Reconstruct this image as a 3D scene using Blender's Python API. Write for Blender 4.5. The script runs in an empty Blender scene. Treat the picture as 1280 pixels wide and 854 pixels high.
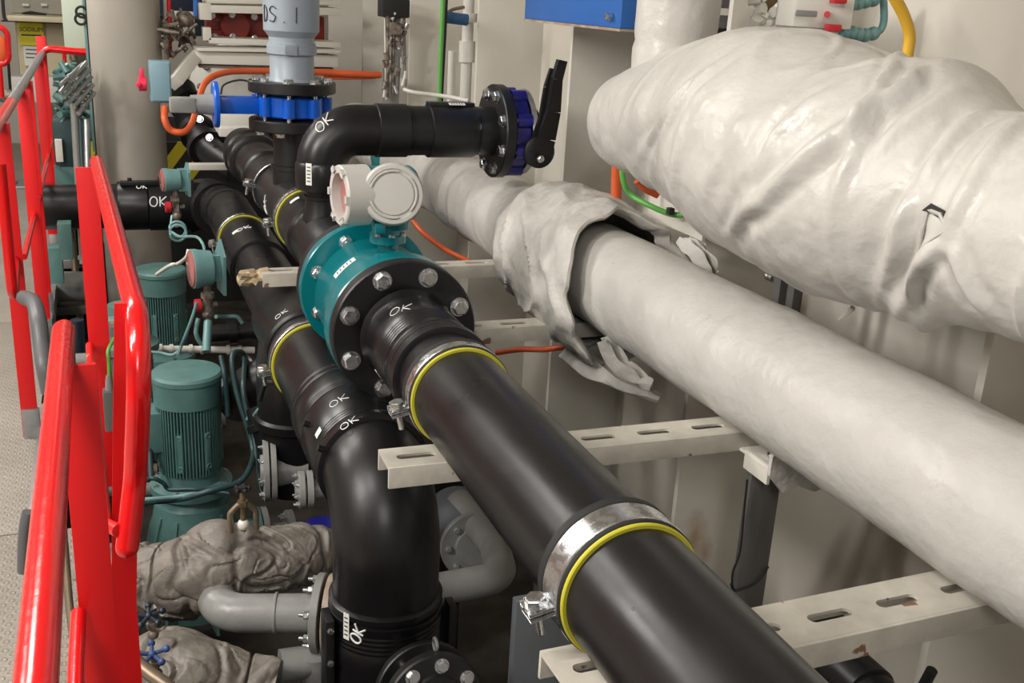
import bpy, bmesh, math, random
from math import sin, cos, pi, radians, atan2, sqrt
from mathutils import Vector, Matrix, noise, Quaternion
random.seed(7)
V = Vector
# ------------------------------------------------------------------ camera
# camera rotation: columns = world X (to the side wall), Y (along the pipes), Z (up) in camera axes (right, down, forward)
CM = Matrix(((0.933086597561218, -0.3556568807233341, 0.05345638077701895),
             (-0.06464167582156222, -0.3120578582448157, -0.9478614597369378),
             (0.35379493382270133, 0.8809813143885666, -0.31416726197932165)))
FPX = 1300.0
cam_d = bpy.data.cameras.new('camera'); cam = bpy.data.objects.new('camera', cam_d)
bpy.context.scene.collection.objects.link(cam)
cam_d.sensor_width = 36.0; cam_d.lens = FPX / 1280 * 36.0; cam_d.clip_start = 0.05
right = V(CM[0]); down = V(CM[1]); fwd = V(CM[2])
cam.matrix_world = Matrix((right, -down, -fwd)).transposed().to_4x4()
bpy.context.scene.camera = cam
# ------------------------------------------------------------------ world and lights
sc = bpy.context.scene
sc.view_settings.view_transform = 'Standard'; sc.view_settings.look = 'None'
sc.view_settings.gamma = 1.0; sc.view_settings.exposure = 0.45
w = bpy.data.worlds.new('world'); sc.world = w; w.use_nodes = True
w.node_tree.nodes['Background'].inputs[0].default_value = (1.0, 0.96, 0.9, 1)
w.node_tree.nodes['Background'].inputs[1].default_value = 0.25

def area(name, loc, size, power, col=(1, 0.965, 0.915), tgt=None):
    l = bpy.data.lights.new(name, 'AREA'); l.shape = 'RECTANGLE'; l.size, l.size_y = size
    l.energy = power; l.color = col
    o = bpy.data.objects.new(name, l); sc.collection.objects.link(o); o.location = loc
    if tgt is not None:
        d = V(tgt) - V(loc); o.rotation_euler = d.to_track_quat('-Z', 'Y').to_euler()
    return o
area('ceiling_lamp_near', (-0.85, 1.3, 1.28), (0.12, 1.3), 44, tgt=(0.2, 1.3, -1.0))
area('ceiling_lamp_middle', (-0.75, 4.3, 1.28), (0.22, 1.3), 50, tgt=(0.2, 4.3, -1.0))
area('ceiling_lamp_far', (-0.9, 7.4, 1.28), (0.22, 1.3), 70, tgt=(-0.2, 8.4, -1.0))
area('ceiling_lamp_behind', (-0.5, -1.2, 1.28), (0.22, 1.3), 50, tgt=(0.6, 0.6, -1.0))
area('port_fill_near', (-2.4, 1.6, 1.25), (0.25, 1.4), 125, tgt=(1.2, 1.6, -1.0))  # added fill from the left, brightens the white pipe and lower walls
area('port_fill_far', (-2.4, 4.8, 1.25), (0.25, 1.4), 70, tgt=(1.0, 4.6, -1.0))  # second added fill light on the left, further along the pipes

# ------------------------------------------------------------------ helpers
def rayd(x, y):
    return CM.transposed() @ V(((x - 640) / FPX, (y - 427) / FPX, 1.0))
def P(x, y, X=None, Y=None, Z=None):
    d = rayd(x, y)
    if X is not None: return d * (X / d.x)
    if Y is not None: return d * (Y / d.y)
    return d * (Z / d.z)
def depth(p): return V(CM[2]).dot(V(p))
def frame(a):
    a = V(a).normalized()
    h = V((0, 0, 1)) if abs(a.z) < 0.9 else V((0, 1, 0))
    u = a.cross(h).normalized(); return u, a.cross(u).normalized() * -1.0
def ray_cyl(x, y, p0, ax, r):
    d = rayd(x, y).normalized(); a = V(ax).normalized(); p0 = V(p0)
    dp = d - a * d.dot(a); op = -p0 - a * (-p0).dot(a)
    A = dp.dot(dp); B = 2 * dp.dot(op); C_ = op.dot(op) - r * r
    disc = max(B * B - 4 * A * C_, 0.0)
    return d * ((-B - sqrt(disc)) / (2 * A))

class MB:
    def __init__(s): s.bm = bmesh.new()
    def lathe(s, p0, ax, prof, seg=40, cap=True):
        bm = s.bm; p0 = V(p0); a = V(ax).normalized(); u, v = frame(a); rings = []
        for t, r in prof:
            c = p0 + a * t
            rings.append([bm.verts.new(c + u * (r * cos(2 * pi * k / seg)) + v * (r * sin(2 * pi * k / seg))) for k in range(seg)])
        for A, B in zip(rings, rings[1:]):
            for k in range(seg):
                bm.faces.new((A[k], A[(k + 1) % seg], B[(k + 1) % seg], B[k]))
        if cap:
            bm.faces.new(rings[0][::-1]); bm.faces.new(rings[-1])
        return s
    def cyl(s, p0, p1, r, seg=24, r2=None, ch=0.0):
        p0 = V(p0); p1 = V(p1); L = (p1 - p0).length; r2 = r if r2 is None else r2
        pr = [(0, r), (L, r2)] if ch <= 0 else [(0, r - ch), (ch, r), (L - ch, r2), (L, r2 - ch)]
        return s.lathe(p0, p1 - p0, pr, seg)
    def ring(s, p0, ax, t0, t1, ri, ro, seg=48, ch=0.0015):
        bm = s.bm; p0 = V(p0); a = V(ax).normalized(); u, v = frame(a)
        prof = [(t0, ri), (t0, ro - ch), (t0 + ch, ro), (t1 - ch, ro), (t1, ro - ch), (t1, ri)]
        rings = [[bm.verts.new(p0 + a * t + u * (r * cos(2 * pi * k / seg)) + v * (r * sin(2 * pi * k / seg))) for k in range(seg)] for t, r in prof]
        n = len(rings)
        for i in range(n):
            A, B = rings[i], rings[(i + 1) % n]
            for k in range(seg): bm.faces.new((A[k], A[(k + 1) % seg], B[(k + 1) % seg], B[k]))
        return s
    def tube(s, pts, r, seg=12, closed=False, disp=None, cap=True):
        bm = s.bm; pts = [V(p) for p in pts]; n = len(pts)
        rr = r if isinstance(r, (list, tuple)) else [r] * n
        tang = []
        for i in range(n):
            a = pts[max(i - 1, 0)]; b = pts[min(i + 1, n - 1)]
            if closed: a = pts[(i - 1) % n]; b = pts[(i + 1) % n]
            tang.append((b - a).normalized())
        u, v = frame(tang[0]); rings = []; L = 0
        for i in range(n):
            t = tang[i]; u = (u - t * u.dot(t)).normalized(); v = t.cross(u)
            if i: L += (pts[i] - pts[i - 1]).length
            ring = []
            for k in range(seg):
                th = 2 * pi * k / seg; d = u * cos(th) + v * sin(th); q = pts[i] + d * rr[i]
                if disp: q = q + d * disp(q, d, L)
                ring.append(bm.verts.new(q))
            rings.append(ring)
        m = n if closed else n - 1
        for i in range(m):
            A, B = rings[i], rings[(i + 1) % n]
            for k in range(seg): bm.faces.new((A[k], A[(k + 1) % seg], B[(k + 1) % seg], B[k]))
        if cap and not closed:
            bm.faces.new(rings[0][::-1]); bm.faces.new(rings[-1])
        return s
    def box(s, c, size, rot=None, ch=0.0):
        c = V(c); hx, hy, hz = [q / 2 for q in size]; R = rot or Matrix.Identity(3)
        r = bmesh.ops.create_cube(s.bm, size=1.0)
        for vv in r['verts']:
            q = V((vv.co.x * 2 * hx, vv.co.y * 2 * hy, vv.co.z * 2 * hz)); vv.co = c + R @ q
        if ch > 0:
            es = list({e for vv in r['verts'] for e in vv.link_edges})
            bmesh.ops.bevel(s.bm, geom=es, offset=ch, segments=2, profile=0.6, affect='EDGES')
        return s
    def prism(s, pts, ext):
        """closed polygon (3D points) extruded by vector ext"""
        bm = s.bm; e = V(ext); A = [bm.verts.new(V(p)) for p in pts]; B = [bm.verts.new(V(p) + e) for p in pts]; n = len(A)
        bm.faces.new(A[::-1]); bm.faces.new(B)
        for k in range(n): bm.faces.new((A[k], A[(k + 1) % n], B[(k + 1) % n], B[k]))
        return s
    def ball(s, c, r, sx=1, sy=1, sz=1, sub=2):
        q = bmesh.ops.create_icosphere(s.bm, subdivisions=sub, radius=r)
        for vv in q['verts']: vv.co = V((vv.co.x * sx, vv.co.y * sy, vv.co.z * sz)) + V(c)
        return s
    def torus(s, c, ax, R, r, seg=28, sec=8, a0=0, a1=2 * pi):
        u, v = frame(ax); full = abs(a1 - a0 - 2 * pi) < 1e-6
        n = seg if full else seg + 1
        pts = [V(c) + u * (R * cos(a0 + (a1 - a0) * k / seg)) + v * (R * sin(a0 + (a1 - a0) * k / seg)) for k in range(n)]
        return s.tube(pts, r, sec, closed=full)
    def make(s, name, m, root=None, smooth=38, **props):
        bm = s.bm
        bmesh.ops.recalc_face_normals(bm, faces=bm.faces)
        lim = radians(smooth)
        for e in bm.edges:
            if len(e.link_faces) == 2: e.smooth = e.calc_face_angle(0.0) < lim
        for f in bm.faces: f.smooth = True
        if root is not None: off = root_world(root)
        else:
            xs = [q.co.x for q in bm.verts]; ys = [q.co.y for q in bm.verts]; zs = [q.co.z for q in bm.verts]
            off = V(((min(xs) + max(xs)) / 2, (min(ys) + max(ys)) / 2, min(zs)))
        for q in bm.verts: q.co -= off
        me = bpy.data.meshes.new(name); bm.to_mesh(me); bm.free(); me.materials.append(m)
        o = bpy.data.objects.new(name, me); sc.collection.objects.link(o)
        if root is not None: o.parent = root
        else: o.location = off
        for k_, v_ in props.items(): o[k_] = v_
        return o
def root_world(r):
    p = V(r.location)
    while r.parent: r = r.parent; p += V(r.location)
    return p
def thing(name, label, cat, loc=(0, 0, 0), group=None):
    o = bpy.data.objects.new(name, None); sc.collection.objects.link(o); o.location = loc
    o.empty_display_size = 0.05; o['label'] = label; o['category'] = cat
    if group: o['group'] = group
    return o
def tag(o, label, cat, group=None):
    o['label'] = label; o['category'] = cat
    if group: o['group'] = group
    return o
def struct(o): o['kind'] = 'structure'; return o
def inst(me, name, pos, quat, root, scale=1.0):
    o = bpy.data.objects.new(name, me); sc.collection.objects.link(o)
    if root is not None: o.parent = root; o.location = V(pos) - root_world(root)
    else: o.location = pos
    o.rotation_mode = 'QUATERNION'; o.rotation_quaternion = quat; o.scale = (scale,) * 3
    return o
def fillet(pts, R, n=10):
    pts = [V(p) for p in pts]; out = [pts[0]]
    for i in range(1, len(pts) - 1):
        a, b, c = pts[i - 1], pts[i], pts[i + 1]
        d1 = (a - b).normalized(); d2 = (c - b).normalized()
        ang = d1.angle(d2)
        if ang > pi - 0.02: out.append(b); continue
        t = R / math.tan(ang / 2); t = min(t, (a - b).length * 0.49 if i > 1 else (a - b).length * 0.98, (c - b).length * (0.49 if i < len(pts) - 2 else 0.98)); Rr = t * math.tan(ang / 2)
        bis = (d1 + d2).normalized(); ctr = b + bis * (Rr / sin(ang / 2))
        p1 = b + d1 * t - ctr; p2 = b + d2 * t - ctr
        for k in range(n + 1):
            f_ = k / n; th = p1.angle(p2)
            q = (p1 * sin((1 - f_) * th) + p2 * sin(f_ * th)) / sin(th)
            out.append(ctr + q)
    out.append(pts[-1]); return out
def spline(pts, n=8):
    pts = [V(p) for p in pts]; Pp = [pts[0] * 2 - pts[1]] + pts + [pts[-1] * 2 - pts[-2]]; out = []
    for i in range(1, len(Pp) - 2):
        for k in range(n):
            t = k / n; a, b, c, d = Pp[i - 1], Pp[i], Pp[i + 1], Pp[i + 2]
            out.append(0.5 * ((2 * b) + (c - a) * t + (2 * a - 5 * b + 4 * c - d) * t * t + (3 * b - a - 3 * c + d) * t ** 3))
    out.append(pts[-1]); return out
def resample(pts, step):
    out = [pts[0]]; acc = 0
    for a, b in zip(pts, pts[1:]):
        L = (b - a).length; n = max(1, int(L / step))
        for k in range(1, n + 1): out.append(a.lerp(b, k / n))
    return out

# ------------------------------------------------------------------ materials
def mat(name, col, rough=0.5, metal=0.0, var=0.0, vscale=6.0, bump=0.0, bscale=40.0, spec=0.5, dark=None, rvar=0.0, detail=5.0, coat=0.0):
    m = bpy.data.materials.new(name); m.use_nodes = True; nt = m.node_tree; b = nt.nodes['Principled BSDF']
    b.inputs['Base Color'].default_value = (*col, 1); b.inputs['Roughness'].default_value = rough
    b.inputs['Metallic'].default_value = metal; b.inputs['Specular IOR Level'].default_value = spec
    if coat: b.inputs['Coat Weight'].default_value = coat; b.inputs['Coat Roughness'].default_value = 0.15
    tc = nt.nodes.new('ShaderNodeTexCoord'); geo = nt.nodes.new('ShaderNodeNewGeometry')
    if var > 0:
        n = nt.nodes.new('ShaderNodeTexNoise'); n.inputs['Scale'].default_value = vscale; n.inputs['Detail'].default_value = detail
        n.inputs['Roughness'].default_value = 0.62
        nt.links.new(geo.outputs['Position'], n.inputs['Vector'])
        r = nt.nodes.new('ShaderNodeValToRGB'); r.color_ramp.elements[0].position = 0.32; r.color_ramp.elements[1].position = 0.68
        d = dark or tuple(c * (1 - var) for c in col)
        r.color_ramp.elements[0].color = (*d, 1); r.color_ramp.elements[1].color = (*col, 1)
        nt.links.new(n.outputs['Fac'], r.inputs['Fac']); nt.links.new(r.outputs['Color'], b.inputs['Base Color'])
    if rvar > 0:
        n3 = nt.nodes.new('ShaderNodeTexNoise'); n3.inputs['Scale'].default_value = vscale * 1.7; n3.inputs['Detail'].default_value = 6
        nt.links.new(geo.outputs['Position'], n3.inputs['Vector'])
        mr = nt.nodes.new('ShaderNodeMapRange'); mr.inputs['From Min'].default_value = 0.3; mr.inputs['From Max'].default_value = 0.7
        mr.inputs['To Min'].default_value = max(rough - rvar, 0.05); mr.inputs['To Max'].default_value = min(rough + rvar, 1)
        nt.links.new(n3.outputs['Fac'], mr.inputs['Value']); nt.links.new(mr.outputs['Result'], b.inputs['Roughness'])
    if bump > 0:
        n2 = nt.nodes.new('ShaderNodeTexNoise'); n2.inputs['Scale'].default_value = bscale; n2.inputs['Detail'].default_value = 6
        nt.links.new(geo.outputs['Position'], n2.inputs['Vector'])
        bp = nt.nodes.new('ShaderNodeBump'); bp.inputs['Strength'].default_value = bump; bp.inputs['Distance'].default_value = 0.01
        nt.links.new(n2.outputs['Fac'], bp.inputs['Height']); nt.links.new(bp.outputs['Normal'], b.inputs['Normal'])
    return m
def add_spots(m, spots, col):
    """stains painted at fixed places of the object (world positions), soft blobs broken by noise"""
    nt = m.node_tree; b = nt.nodes['Principled BSDF']; geo = nt.nodes.new('ShaderNodeNewGeometry')
    for (p, r, st) in spots:
        vm = nt.nodes.new('ShaderNodeVectorMath'); vm.operation = 'SUBTRACT'; vm.inputs[1].default_value = p
        nt.links.new(geo.outputs['Position'], vm.inputs[0])
        v2 = nt.nodes.new('ShaderNodeVectorMath'); v2.operation = 'MULTIPLY'; v2.inputs[1].default_value = (1 / r[0], 1 / r[1], 1 / r[2])
        nt.links.new(vm.outputs[0], v2.inputs[0])
        n = nt.nodes.new('ShaderNodeTexNoise'); n.inputs['Scale'].default_value = 22; n.inputs['Detail'].default_value = 5
        nt.links.new(geo.outputs['Position'], n.inputs['Vector'])
        ln = nt.nodes.new('ShaderNodeVectorMath'); ln.operation = 'LENGTH'; nt.links.new(v2.outputs[0], ln.inputs[0])
        ad = nt.nodes.new('ShaderNodeMath'); ad.operation = 'ADD'; nt.links.new(ln.outputs['Value'], ad.inputs[0]); nt.links.new(n.outputs['Fac'], ad.inputs[1])
        mr = nt.nodes.new('ShaderNodeMapRange'); mr.inputs['From Min'].default_value = 0.5; mr.inputs['From Max'].default_value = 1.5
        mr.inputs['To Min'].default_value = st; mr.inputs['To Max'].default_value = 0
        nt.links.new(ad.outputs[0], mr.inputs['Value'])
        mx = nt.nodes.new('ShaderNodeMix'); mx.data_type = 'RGBA'; inp = b.inputs['Base Color']
        if inp.is_linked: nt.links.new(inp.links[0].from_socket, mx.inputs['A'])
        else: mx.inputs['A'].default_value = inp.default_value
        mx.inputs['B'].default_value = (*col, 1); nt.links.new(mr.outputs['Result'], mx.inputs['Factor'])
        nt.links.new(mx.outputs['Result'], inp)
    return m
def chips(m, col, scale=30, th=0.68):
    """flaked paint showing what is beneath"""
    nt = m.node_tree; b = nt.nodes['Principled BSDF']; geo = nt.nodes.new('ShaderNodeNewGeometry')
    n = nt.nodes.new('ShaderNodeTexNoise'); n.inputs['Scale'].default_value = scale; n.inputs['Detail'].default_value = 4
    nt.links.new(geo.outputs['Position'], n.inputs['Vector'])
    r = nt.nodes.new('ShaderNodeValToRGB'); r.color_ramp.elements[0].position = th; r.color_ramp.elements[1].position = th + 0.02
    nt.links.new(n.outputs['Fac'], r.inputs['Fac'])
    mx = nt.nodes.new('ShaderNodeMix'); mx.data_type = 'RGBA'; inp = b.inputs['Base Color']
    if inp.is_linked: nt.links.new(inp.links[0].from_socket, mx.inputs['A'])
    else: mx.inputs['A'].default_value = inp.default_value
    mx.inputs['B'].default_value = (*col, 1); nt.links.new(r.outputs['Color'], mx.inputs['Factor']); nt.links.new(mx.outputs['Result'], inp)
    return m
black = mat('black_plastic', (0.0085, 0.008, 0.0088), 0.34, var=0.3, vscale=3, rvar=0.08, bump=0.03, bscale=60, spec=0.42)
black2 = mat('matt_black_plastic', (0.007, 0.007, 0.0075), 0.42, rvar=0.06, vscale=8)
darkpl = mat('dark_pipe', (0.008, 0.008, 0.0085), 0.4, rvar=0.1, vscale=5)
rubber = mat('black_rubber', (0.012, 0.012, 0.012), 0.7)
yellow = mat('yellow_rubber', (0.5, 0.46, 0.03), 0.6)
zinc = mat('zinc_steel', (0.62, 0.63, 0.64), 0.28, metal=1.0, rvar=0.1, vscale=40, bump=0.03, bscale=90)
galv = mat('galvanised_steel', (0.5, 0.51, 0.52), 0.38, metal=0.9, var=0.25, vscale=25, rvar=0.1)
cream = mat('cream_wall_paint', (0.60, 0.56, 0.49), 0.5, var=0.08, vscale=1.6, bump=0.05, bscale=25, rvar=0.08)
creamtrim = mat('cream_frame_paint', (0.66, 0.63, 0.56), 0.42, var=0.08, vscale=3, bump=0.05, bscale=25)
add_spots(creamtrim, [(tuple(P(868, 672, Y=2.72)), (0.05, 0.04, 0.14), 0.7), (tuple(P(882, 690, Y=2.72)), (0.035, 0.04, 0.08), 0.6)], (0.36, 0.19, 0.05))
beamp = chips(mat('cream_beam_paint', (0.62, 0.58, 0.5), 0.48, var=0.34, vscale=7, bump=0.15, bscale=30), (0.22, 0.11, 0.06), 14, 0.67)
lag = mat('white_lagging_cloth', (0.52, 0.50, 0.465), 0.42, var=0.10, vscale=5, bump=0.5, bscale=24, rvar=0.15, spec=0.45)
lag2 = mat('white_painted_canvas', (0.50, 0.478, 0.44), 0.5, var=0.18, vscale=9, bump=0.5, bscale=38, rvar=0.1)
greylag = chips(mat('dirty_grey_lagging', (0.235, 0.21, 0.18), 0.5, var=0.45, vscale=7, bump=0.6, bscale=30, rvar=0.1), (0.5, 0.46, 0.38), 9, 0.70)
red = mat('red_gloss_paint', (0.66, 0.004, 0.006), 0.22, bump=0.12, bscale=45, coat=0.3)
redf = mat('red_flat_bar_paint', (0.72, 0.006, 0.008), 0.42)
redc = chips(mat('red_chipped_paint', (0.72, 0.01, 0.01), 0.3, bump=0.1, bscale=45), (0.65, 0.55, 0.42), 26, 0.66)
green = mat('green_machine_paint', (0.11, 0.235, 0.22), 0.4, var=0.25, vscale=8, bump=0.08, bscale=30, rvar=0.1)
greenl = mat('pale_green_paint', (0.17, 0.33, 0.33), 0.42, var=0.2, vscale=10, rvar=0.1)
teal = mat('teal_gloss_paint', (0.0, 0.155, 0.18), 0.24, bump=0.05, bscale=30, coat=0.3)
capg = mat('light_grey_cap', (0.47, 0.46, 0.43), 0.45)
bluev = mat('blue_valve_paint', (0.0, 0.085, 0.50), 0.28, coat=0.3)
bluev2 = mat('dark_blue_valve_paint', (0.012, 0.012, 0.16), 0.28, coat=0.3)
bluebox = mat('blue_box_paint', (0.03, 0.13, 0.42), 0.35, var=0.1, vscale=5)
pvc = mat('grey_pvc', (0.27, 0.31, 0.35), 0.4, rvar=0.06)
greyp = mat('grey_painted_steel', (0.27, 0.27, 0.26), 0.42, var=0.2, vscale=12, bump=0.15, bscale=40, rvar=0.1)
rustf = mat('rusty_flange', (0.42, 0.37, 0.31), 0.6, var=0.5, vscale=14, dark=(0.24, 0.12, 0.06), bump=0.3, bscale=50)
colm = mat('beige_column_paint', (0.45, 0.415, 0.36), 0.42, var=0.1, vscale=3, rvar=0.06)
dark = mat('dark_bilge', (0.012, 0.011, 0.01), 0.7)
bilge = mat('bilge_paint', (0.05, 0.04, 0.032), 0.5, var=0.7, vscale=4, rvar=0.2)
graysteel = mat('grey_angle_steel', (0.13, 0.125, 0.12), 0.4, var=0.15, vscale=10)
slate = mat('slate_grey_tank', (0.12, 0.13, 0.14), 0.4)
orange = mat('orange_cable', (0.62, 0.10, 0.025), 0.45)
gcable = mat('green_cable', (0.12, 0.42, 0.08), 0.4)
ycable = mat('yellow_hose', (0.62, 0.36, 0.03), 0.4)
whitep = mat('white_gloss_paint', (0.72, 0.70, 0.64), 0.35, var=0.1, vscale=8)
brass = mat('tarnished_brass', (0.30, 0.22, 0.13), 0.45, metal=0.6, var=0.5, vscale=30)
bronze = mat('brown_bronze', (0.25, 0.19, 0.13), 0.4, metal=0.5, var=0.4, vscale=15)
mixm = mat('grimy_fitting', (0.32, 0.27, 0.22), 0.45, metal=0.3, var=0.7, vscale=35, dark=(0.05, 0.035, 0.03))
redpump = mat('red_oxide_pump', (0.30, 0.03, 0.02), 0.4, var=0.3, vscale=6)
pink = mat('magenta_red_plastic', (0.75, 0.03, 0.08), 0.35)
ink = mat('white_marker', (0.85, 0.85, 0.85), 0.6)
inkd = mat('black_marker', (0.03, 0.03, 0.03), 0.6)
paper = mat('label_paper', (0.75, 0.74, 0.70), 0.6)
ylabel = mat('yellow_label', (0.85, 0.75, 0.02), 0.5)
gaugef = mat('gauge_red_glass', (0.42, 0.14, 0.13), 0.15, coat=0.5)
bluegrey = mat('blue_grey_box', (0.20, 0.33, 0.39), 0.35)
tape = mat('tan_tape', (0.50, 0.39, 0.24), 0.4, var=0.25, vscale=20)
cabm = mat('beige_cabinet', (0.62, 0.54, 0.36), 0.4, var=0.12, vscale=3)
navy = mat('navy_panel', (0.012, 0.02, 0.035), 0.4)
grnpale = mat('pale_green_panel', (0.47, 0.52, 0.42), 0.5)
dkteal = mat('dark_teal_steel', (0.03, 0.07, 0.075), 0.4, var=0.3, vscale=8)
greyhose = mat('grey_hose', (0.10, 0.10, 0.105), 0.45)
seal = mat('red_seal', (0.5, 0.02, 0.03), 0.4)
# hazard stripes: flat paint in world diagonals
hz = mat('hazard_stripes', (0.5, 0.42, 0.02), 0.5)
nt = hz.node_tree; g_ = nt.nodes.new('ShaderNodeNewGeometry'); sx_ = nt.nodes.new('ShaderNodeSeparateXYZ'); nt.links.new(g_.outputs['Position'], sx_.inputs[0])
a_ = nt.nodes.new('ShaderNodeMath'); a_.operation = 'SUBTRACT'; nt.links.new(sx_.outputs['X'], a_.inputs[0])
z_ = nt.nodes.new('ShaderNodeMath'); z_.operation = 'MULTIPLY'; z_.inputs[1].default_value = 0.75; nt.links.new(sx_.outputs['Z'], z_.inputs[0]); nt.links.new(z_.outputs[0], a_.inputs[1])
m_ = nt.nodes.new('ShaderNodeMath'); m_.operation = 'PINGPONG'; m_.inputs[1].default_value = 0.10; nt.links.new(a_.outputs[0], m_.inputs[0])
c_ = nt.nodes.new('ShaderNodeMath'); c_.operation = 'GREATER_THAN'; c_.inputs[1].default_value = 0.05; nt.links.new(m_.outputs[0], c_.inputs[0])
x_ = nt.nodes.new('ShaderNodeMix'); x_.data_type = 'RGBA'; x_.inputs['A'].default_value = (0.5, 0.42, 0.02, 1); x_.inputs['B'].default_value = (0.015, 0.012, 0.01, 1)
nt.links.new(c_.outputs[0], x_.inputs['Factor']); nt.links.new(x_.outputs['Result'], nt.nodes['Principled BSDF'].inputs['Base Color'])
# checker plate: raised lozenges in the bump
def checker():
    m = mat('checker_plate', (0.40, 0.37, 0.32), 0.42, metal=0.25, var=0.2, vscale=3)
    nt = m.node_tree; b = nt.nodes['Principled BSDF']; geo = nt.nodes.new('ShaderNodeNewGeometry')
    hs = []
    for rot in (45, -45):
        mp = nt.nodes.new('ShaderNodeMapping'); mp.inputs['Rotation'].default_value = (0, 0, radians(rot)); mp.inputs['Scale'].default_value = (1, 1, 1)
        nt.links.new(geo.outputs['Position'], mp.inputs['Vector'])
        wv = nt.nodes.new('ShaderNodeTexWave'); wv.inputs['Scale'].default_value = 22; wv.inputs['Distortion'].default_value = 0
        nt.links.new(mp.outputs[0], wv.inputs['Vector'])
        w2 = nt.nodes.new('ShaderNodeTexWave'); w2.bands_direction = 'Y'; w2.inputs['Scale'].default_value = 11
        nt.links.new(mp.outputs[0], w2.inputs['Vector'])
        mu = nt.nodes.new('ShaderNodeMath'); mu.operation = 'MULTIPLY'; nt.links.new(wv.outputs['Fac'], mu.inputs[0]); nt.links.new(w2.outputs['Fac'], mu.inputs[1])
        hs.append(mu)
    mx = nt.nodes.new('ShaderNodeMath'); mx.operation = 'MAXIMUM'; nt.links.new(hs[0].outputs[0], mx.inputs[0]); nt.links.new(hs[1].outputs[0], mx.inputs[1])
    rp = nt.nodes.new('ShaderNodeMapRange'); rp.inputs['From Min'].default_value = 0.45; rp.inputs['From Max'].default_value = 0.75; nt.links.new(mx.outputs[0], rp.inputs['Value'])
    bp = nt.nodes.new('ShaderNodeBump'); bp.inputs['Strength'].default_value = 0.6; bp.inputs['Distance'].default_value = 0.004
    nt.links.new(rp.outputs['Result'], bp.inputs['Height']); nt.links.new(bp.outputs['Normal'], b.inputs['Normal'])
    return m
plate = checker()

# ------------------------------------------------------------------ small shared meshes
def bolt_mesh(name, r=0.016, h=0.012, m=zinc, washer=True, tip=0.0):
    mb = MB(); seg = 6
    if washer: mb.lathe((0, 0, 0), (0, 0, 1), [(0, r * 1.32), (0.003, r * 1.32)], 20)
    z0 = 0.003 if washer else 0
    mb.lathe((0, 0, z0), (0, 0, 1), [(0, r * 1.1), (h * 0.85, r * 1.1), (h, r * 0.92)], 6)
    if tip > 0: mb.lathe((0, 0, z0 + h), (0, 0, 1), [(0, r * 0.52), (tip, r * 0.5)], 12)
    o = mb.make(name, m, smooth=30); me = o.data
    for v_ in me.vertices: v_.co.z += 0
    bpy.data.objects.remove(o); return me
def fixz(me):
    z = min(v.co.z for v in me.vertices)
    for v in me.vertices: v.co.z -= z
    return me
BOLT = fixz(bolt_mesh('hex_bolt')); NUT = fixz(bolt_mesh('hex_nut', 0.015, 0.014, zinc, True, 0.014))
SBOLT = fixz(bolt_mesh('small_bolt', 0.010, 0.008)); RBOLT = fixz(bolt_mesh('stud_nut', 0.011, 0.012, galv, True, 0.013))
DBOLT = fixz(bolt_mesh('dark_bolt', 0.011, 0.010, greyp))
def bolt_circle(root, c, ax, R, n, me, ph=0.0, name='bolt', scale=1.0, skip=()):
    a = V(ax).normalized(); u, v = frame(a); q = a.to_track_quat('Z', 'Y')
    for k in range(n):
        if k in skip: continue
        th = ph + 2 * pi * k / n
        inst(me, name, V(c) + u * (R * cos(th)) + v * (R * sin(th)), q @ Quaternion((0, 0, 1), k * 0.7), root, scale)

GL = {  # hand drawn letters: strokes in a 1 x 1.4 cell
 'O': [[(.5, 0), (.1, .2), (0, .7), (.2, 1.2), (.6, 1.4), (.95, 1.1), (1, .6), (.8, .15), (.5, 0)]],
 'K': [[(.1, 0), (.15, 1.4)], [(1, 1.4), (.15, .65), (.95, 0)]],
 'D': [[(.1, 0), (.1, 1.4), (.7, 1.2), (.9, .7), (.7, .15), (.1, 0)]],
 'S': [[(.9, 1.2), (.5, 1.4), (.1, 1.1), (.4, .75), (.85, .5), (.6, .05), (.1, .1)]],
 '5': [[(.9, 1.4), (.2, 1.35), (.15, .8), (.7, .8), (.85, .4), (.5, 0), (.1, .1)]],
 '.': [[(.4, .0), (.5, .05)]], '1': [[(.5, 0), (.55, 1.4)]],
 'M': [[(0, 0), (.05, 1.4), (.5, .6), (.95, 1.4), (1, 0)]], '2': [[(0, 1.2), (.5, 1.4), (.9, 1.1), (.1, 0), (1, .05)]],
 '-': [[(.1, .7), (.9, .7)]], 'U': [[(0, 1.4), (.1, .2), (.5, 0), (.9, .2), (1, 1.4)]], 'I': [[(.5, 0), (.5, 1.4)]]}
def marking(root, text, pix, p0, ax, r, up, size, width=0.0016, m=None, name='marking', slant=0.0):
    """writing on a cylinder surface; up = direction of letter height, hit found from where it stands"""
    a = V(ax).normalized(); p0 = V(p0); hit = ray_cyl(pix[0], pix[1], p0, a, r)
    n = (hit - p0); n = (n - a * n.dot(a)).normalized()
    up = V(up); up = (up - n * up.dot(n)).normalized(); rt = up.cross(n).normalized()
    mb = MB(); x0 = -0.5 * len(text) * 1.25
    for i, ch in enumerate(text):
        for st in GL[ch]:
            pts = []
            sp = spline([V((x, y, 0)) for x, y in st], 3) if len(st) > 3 and ch in 'OSD5U2' else [V((x, y, 0)) for x, y in st]
            sp = resample(sp, 0.25)
            for q in sp:
                w_ = hit + rt * ((x0 + i * 1.25 + q.x + slant * q.y) * size) + up * ((q.y - 0.7) * size)
                t = (w_ - p0).dot(a); rad = w_ - p0 - a * t
                pts.append(p0 + a * t + rad.normalized() * (r + 0.0006))
            mb.tube(pts, width, 5)
    return mb.make(name, m or ink, root)
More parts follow.
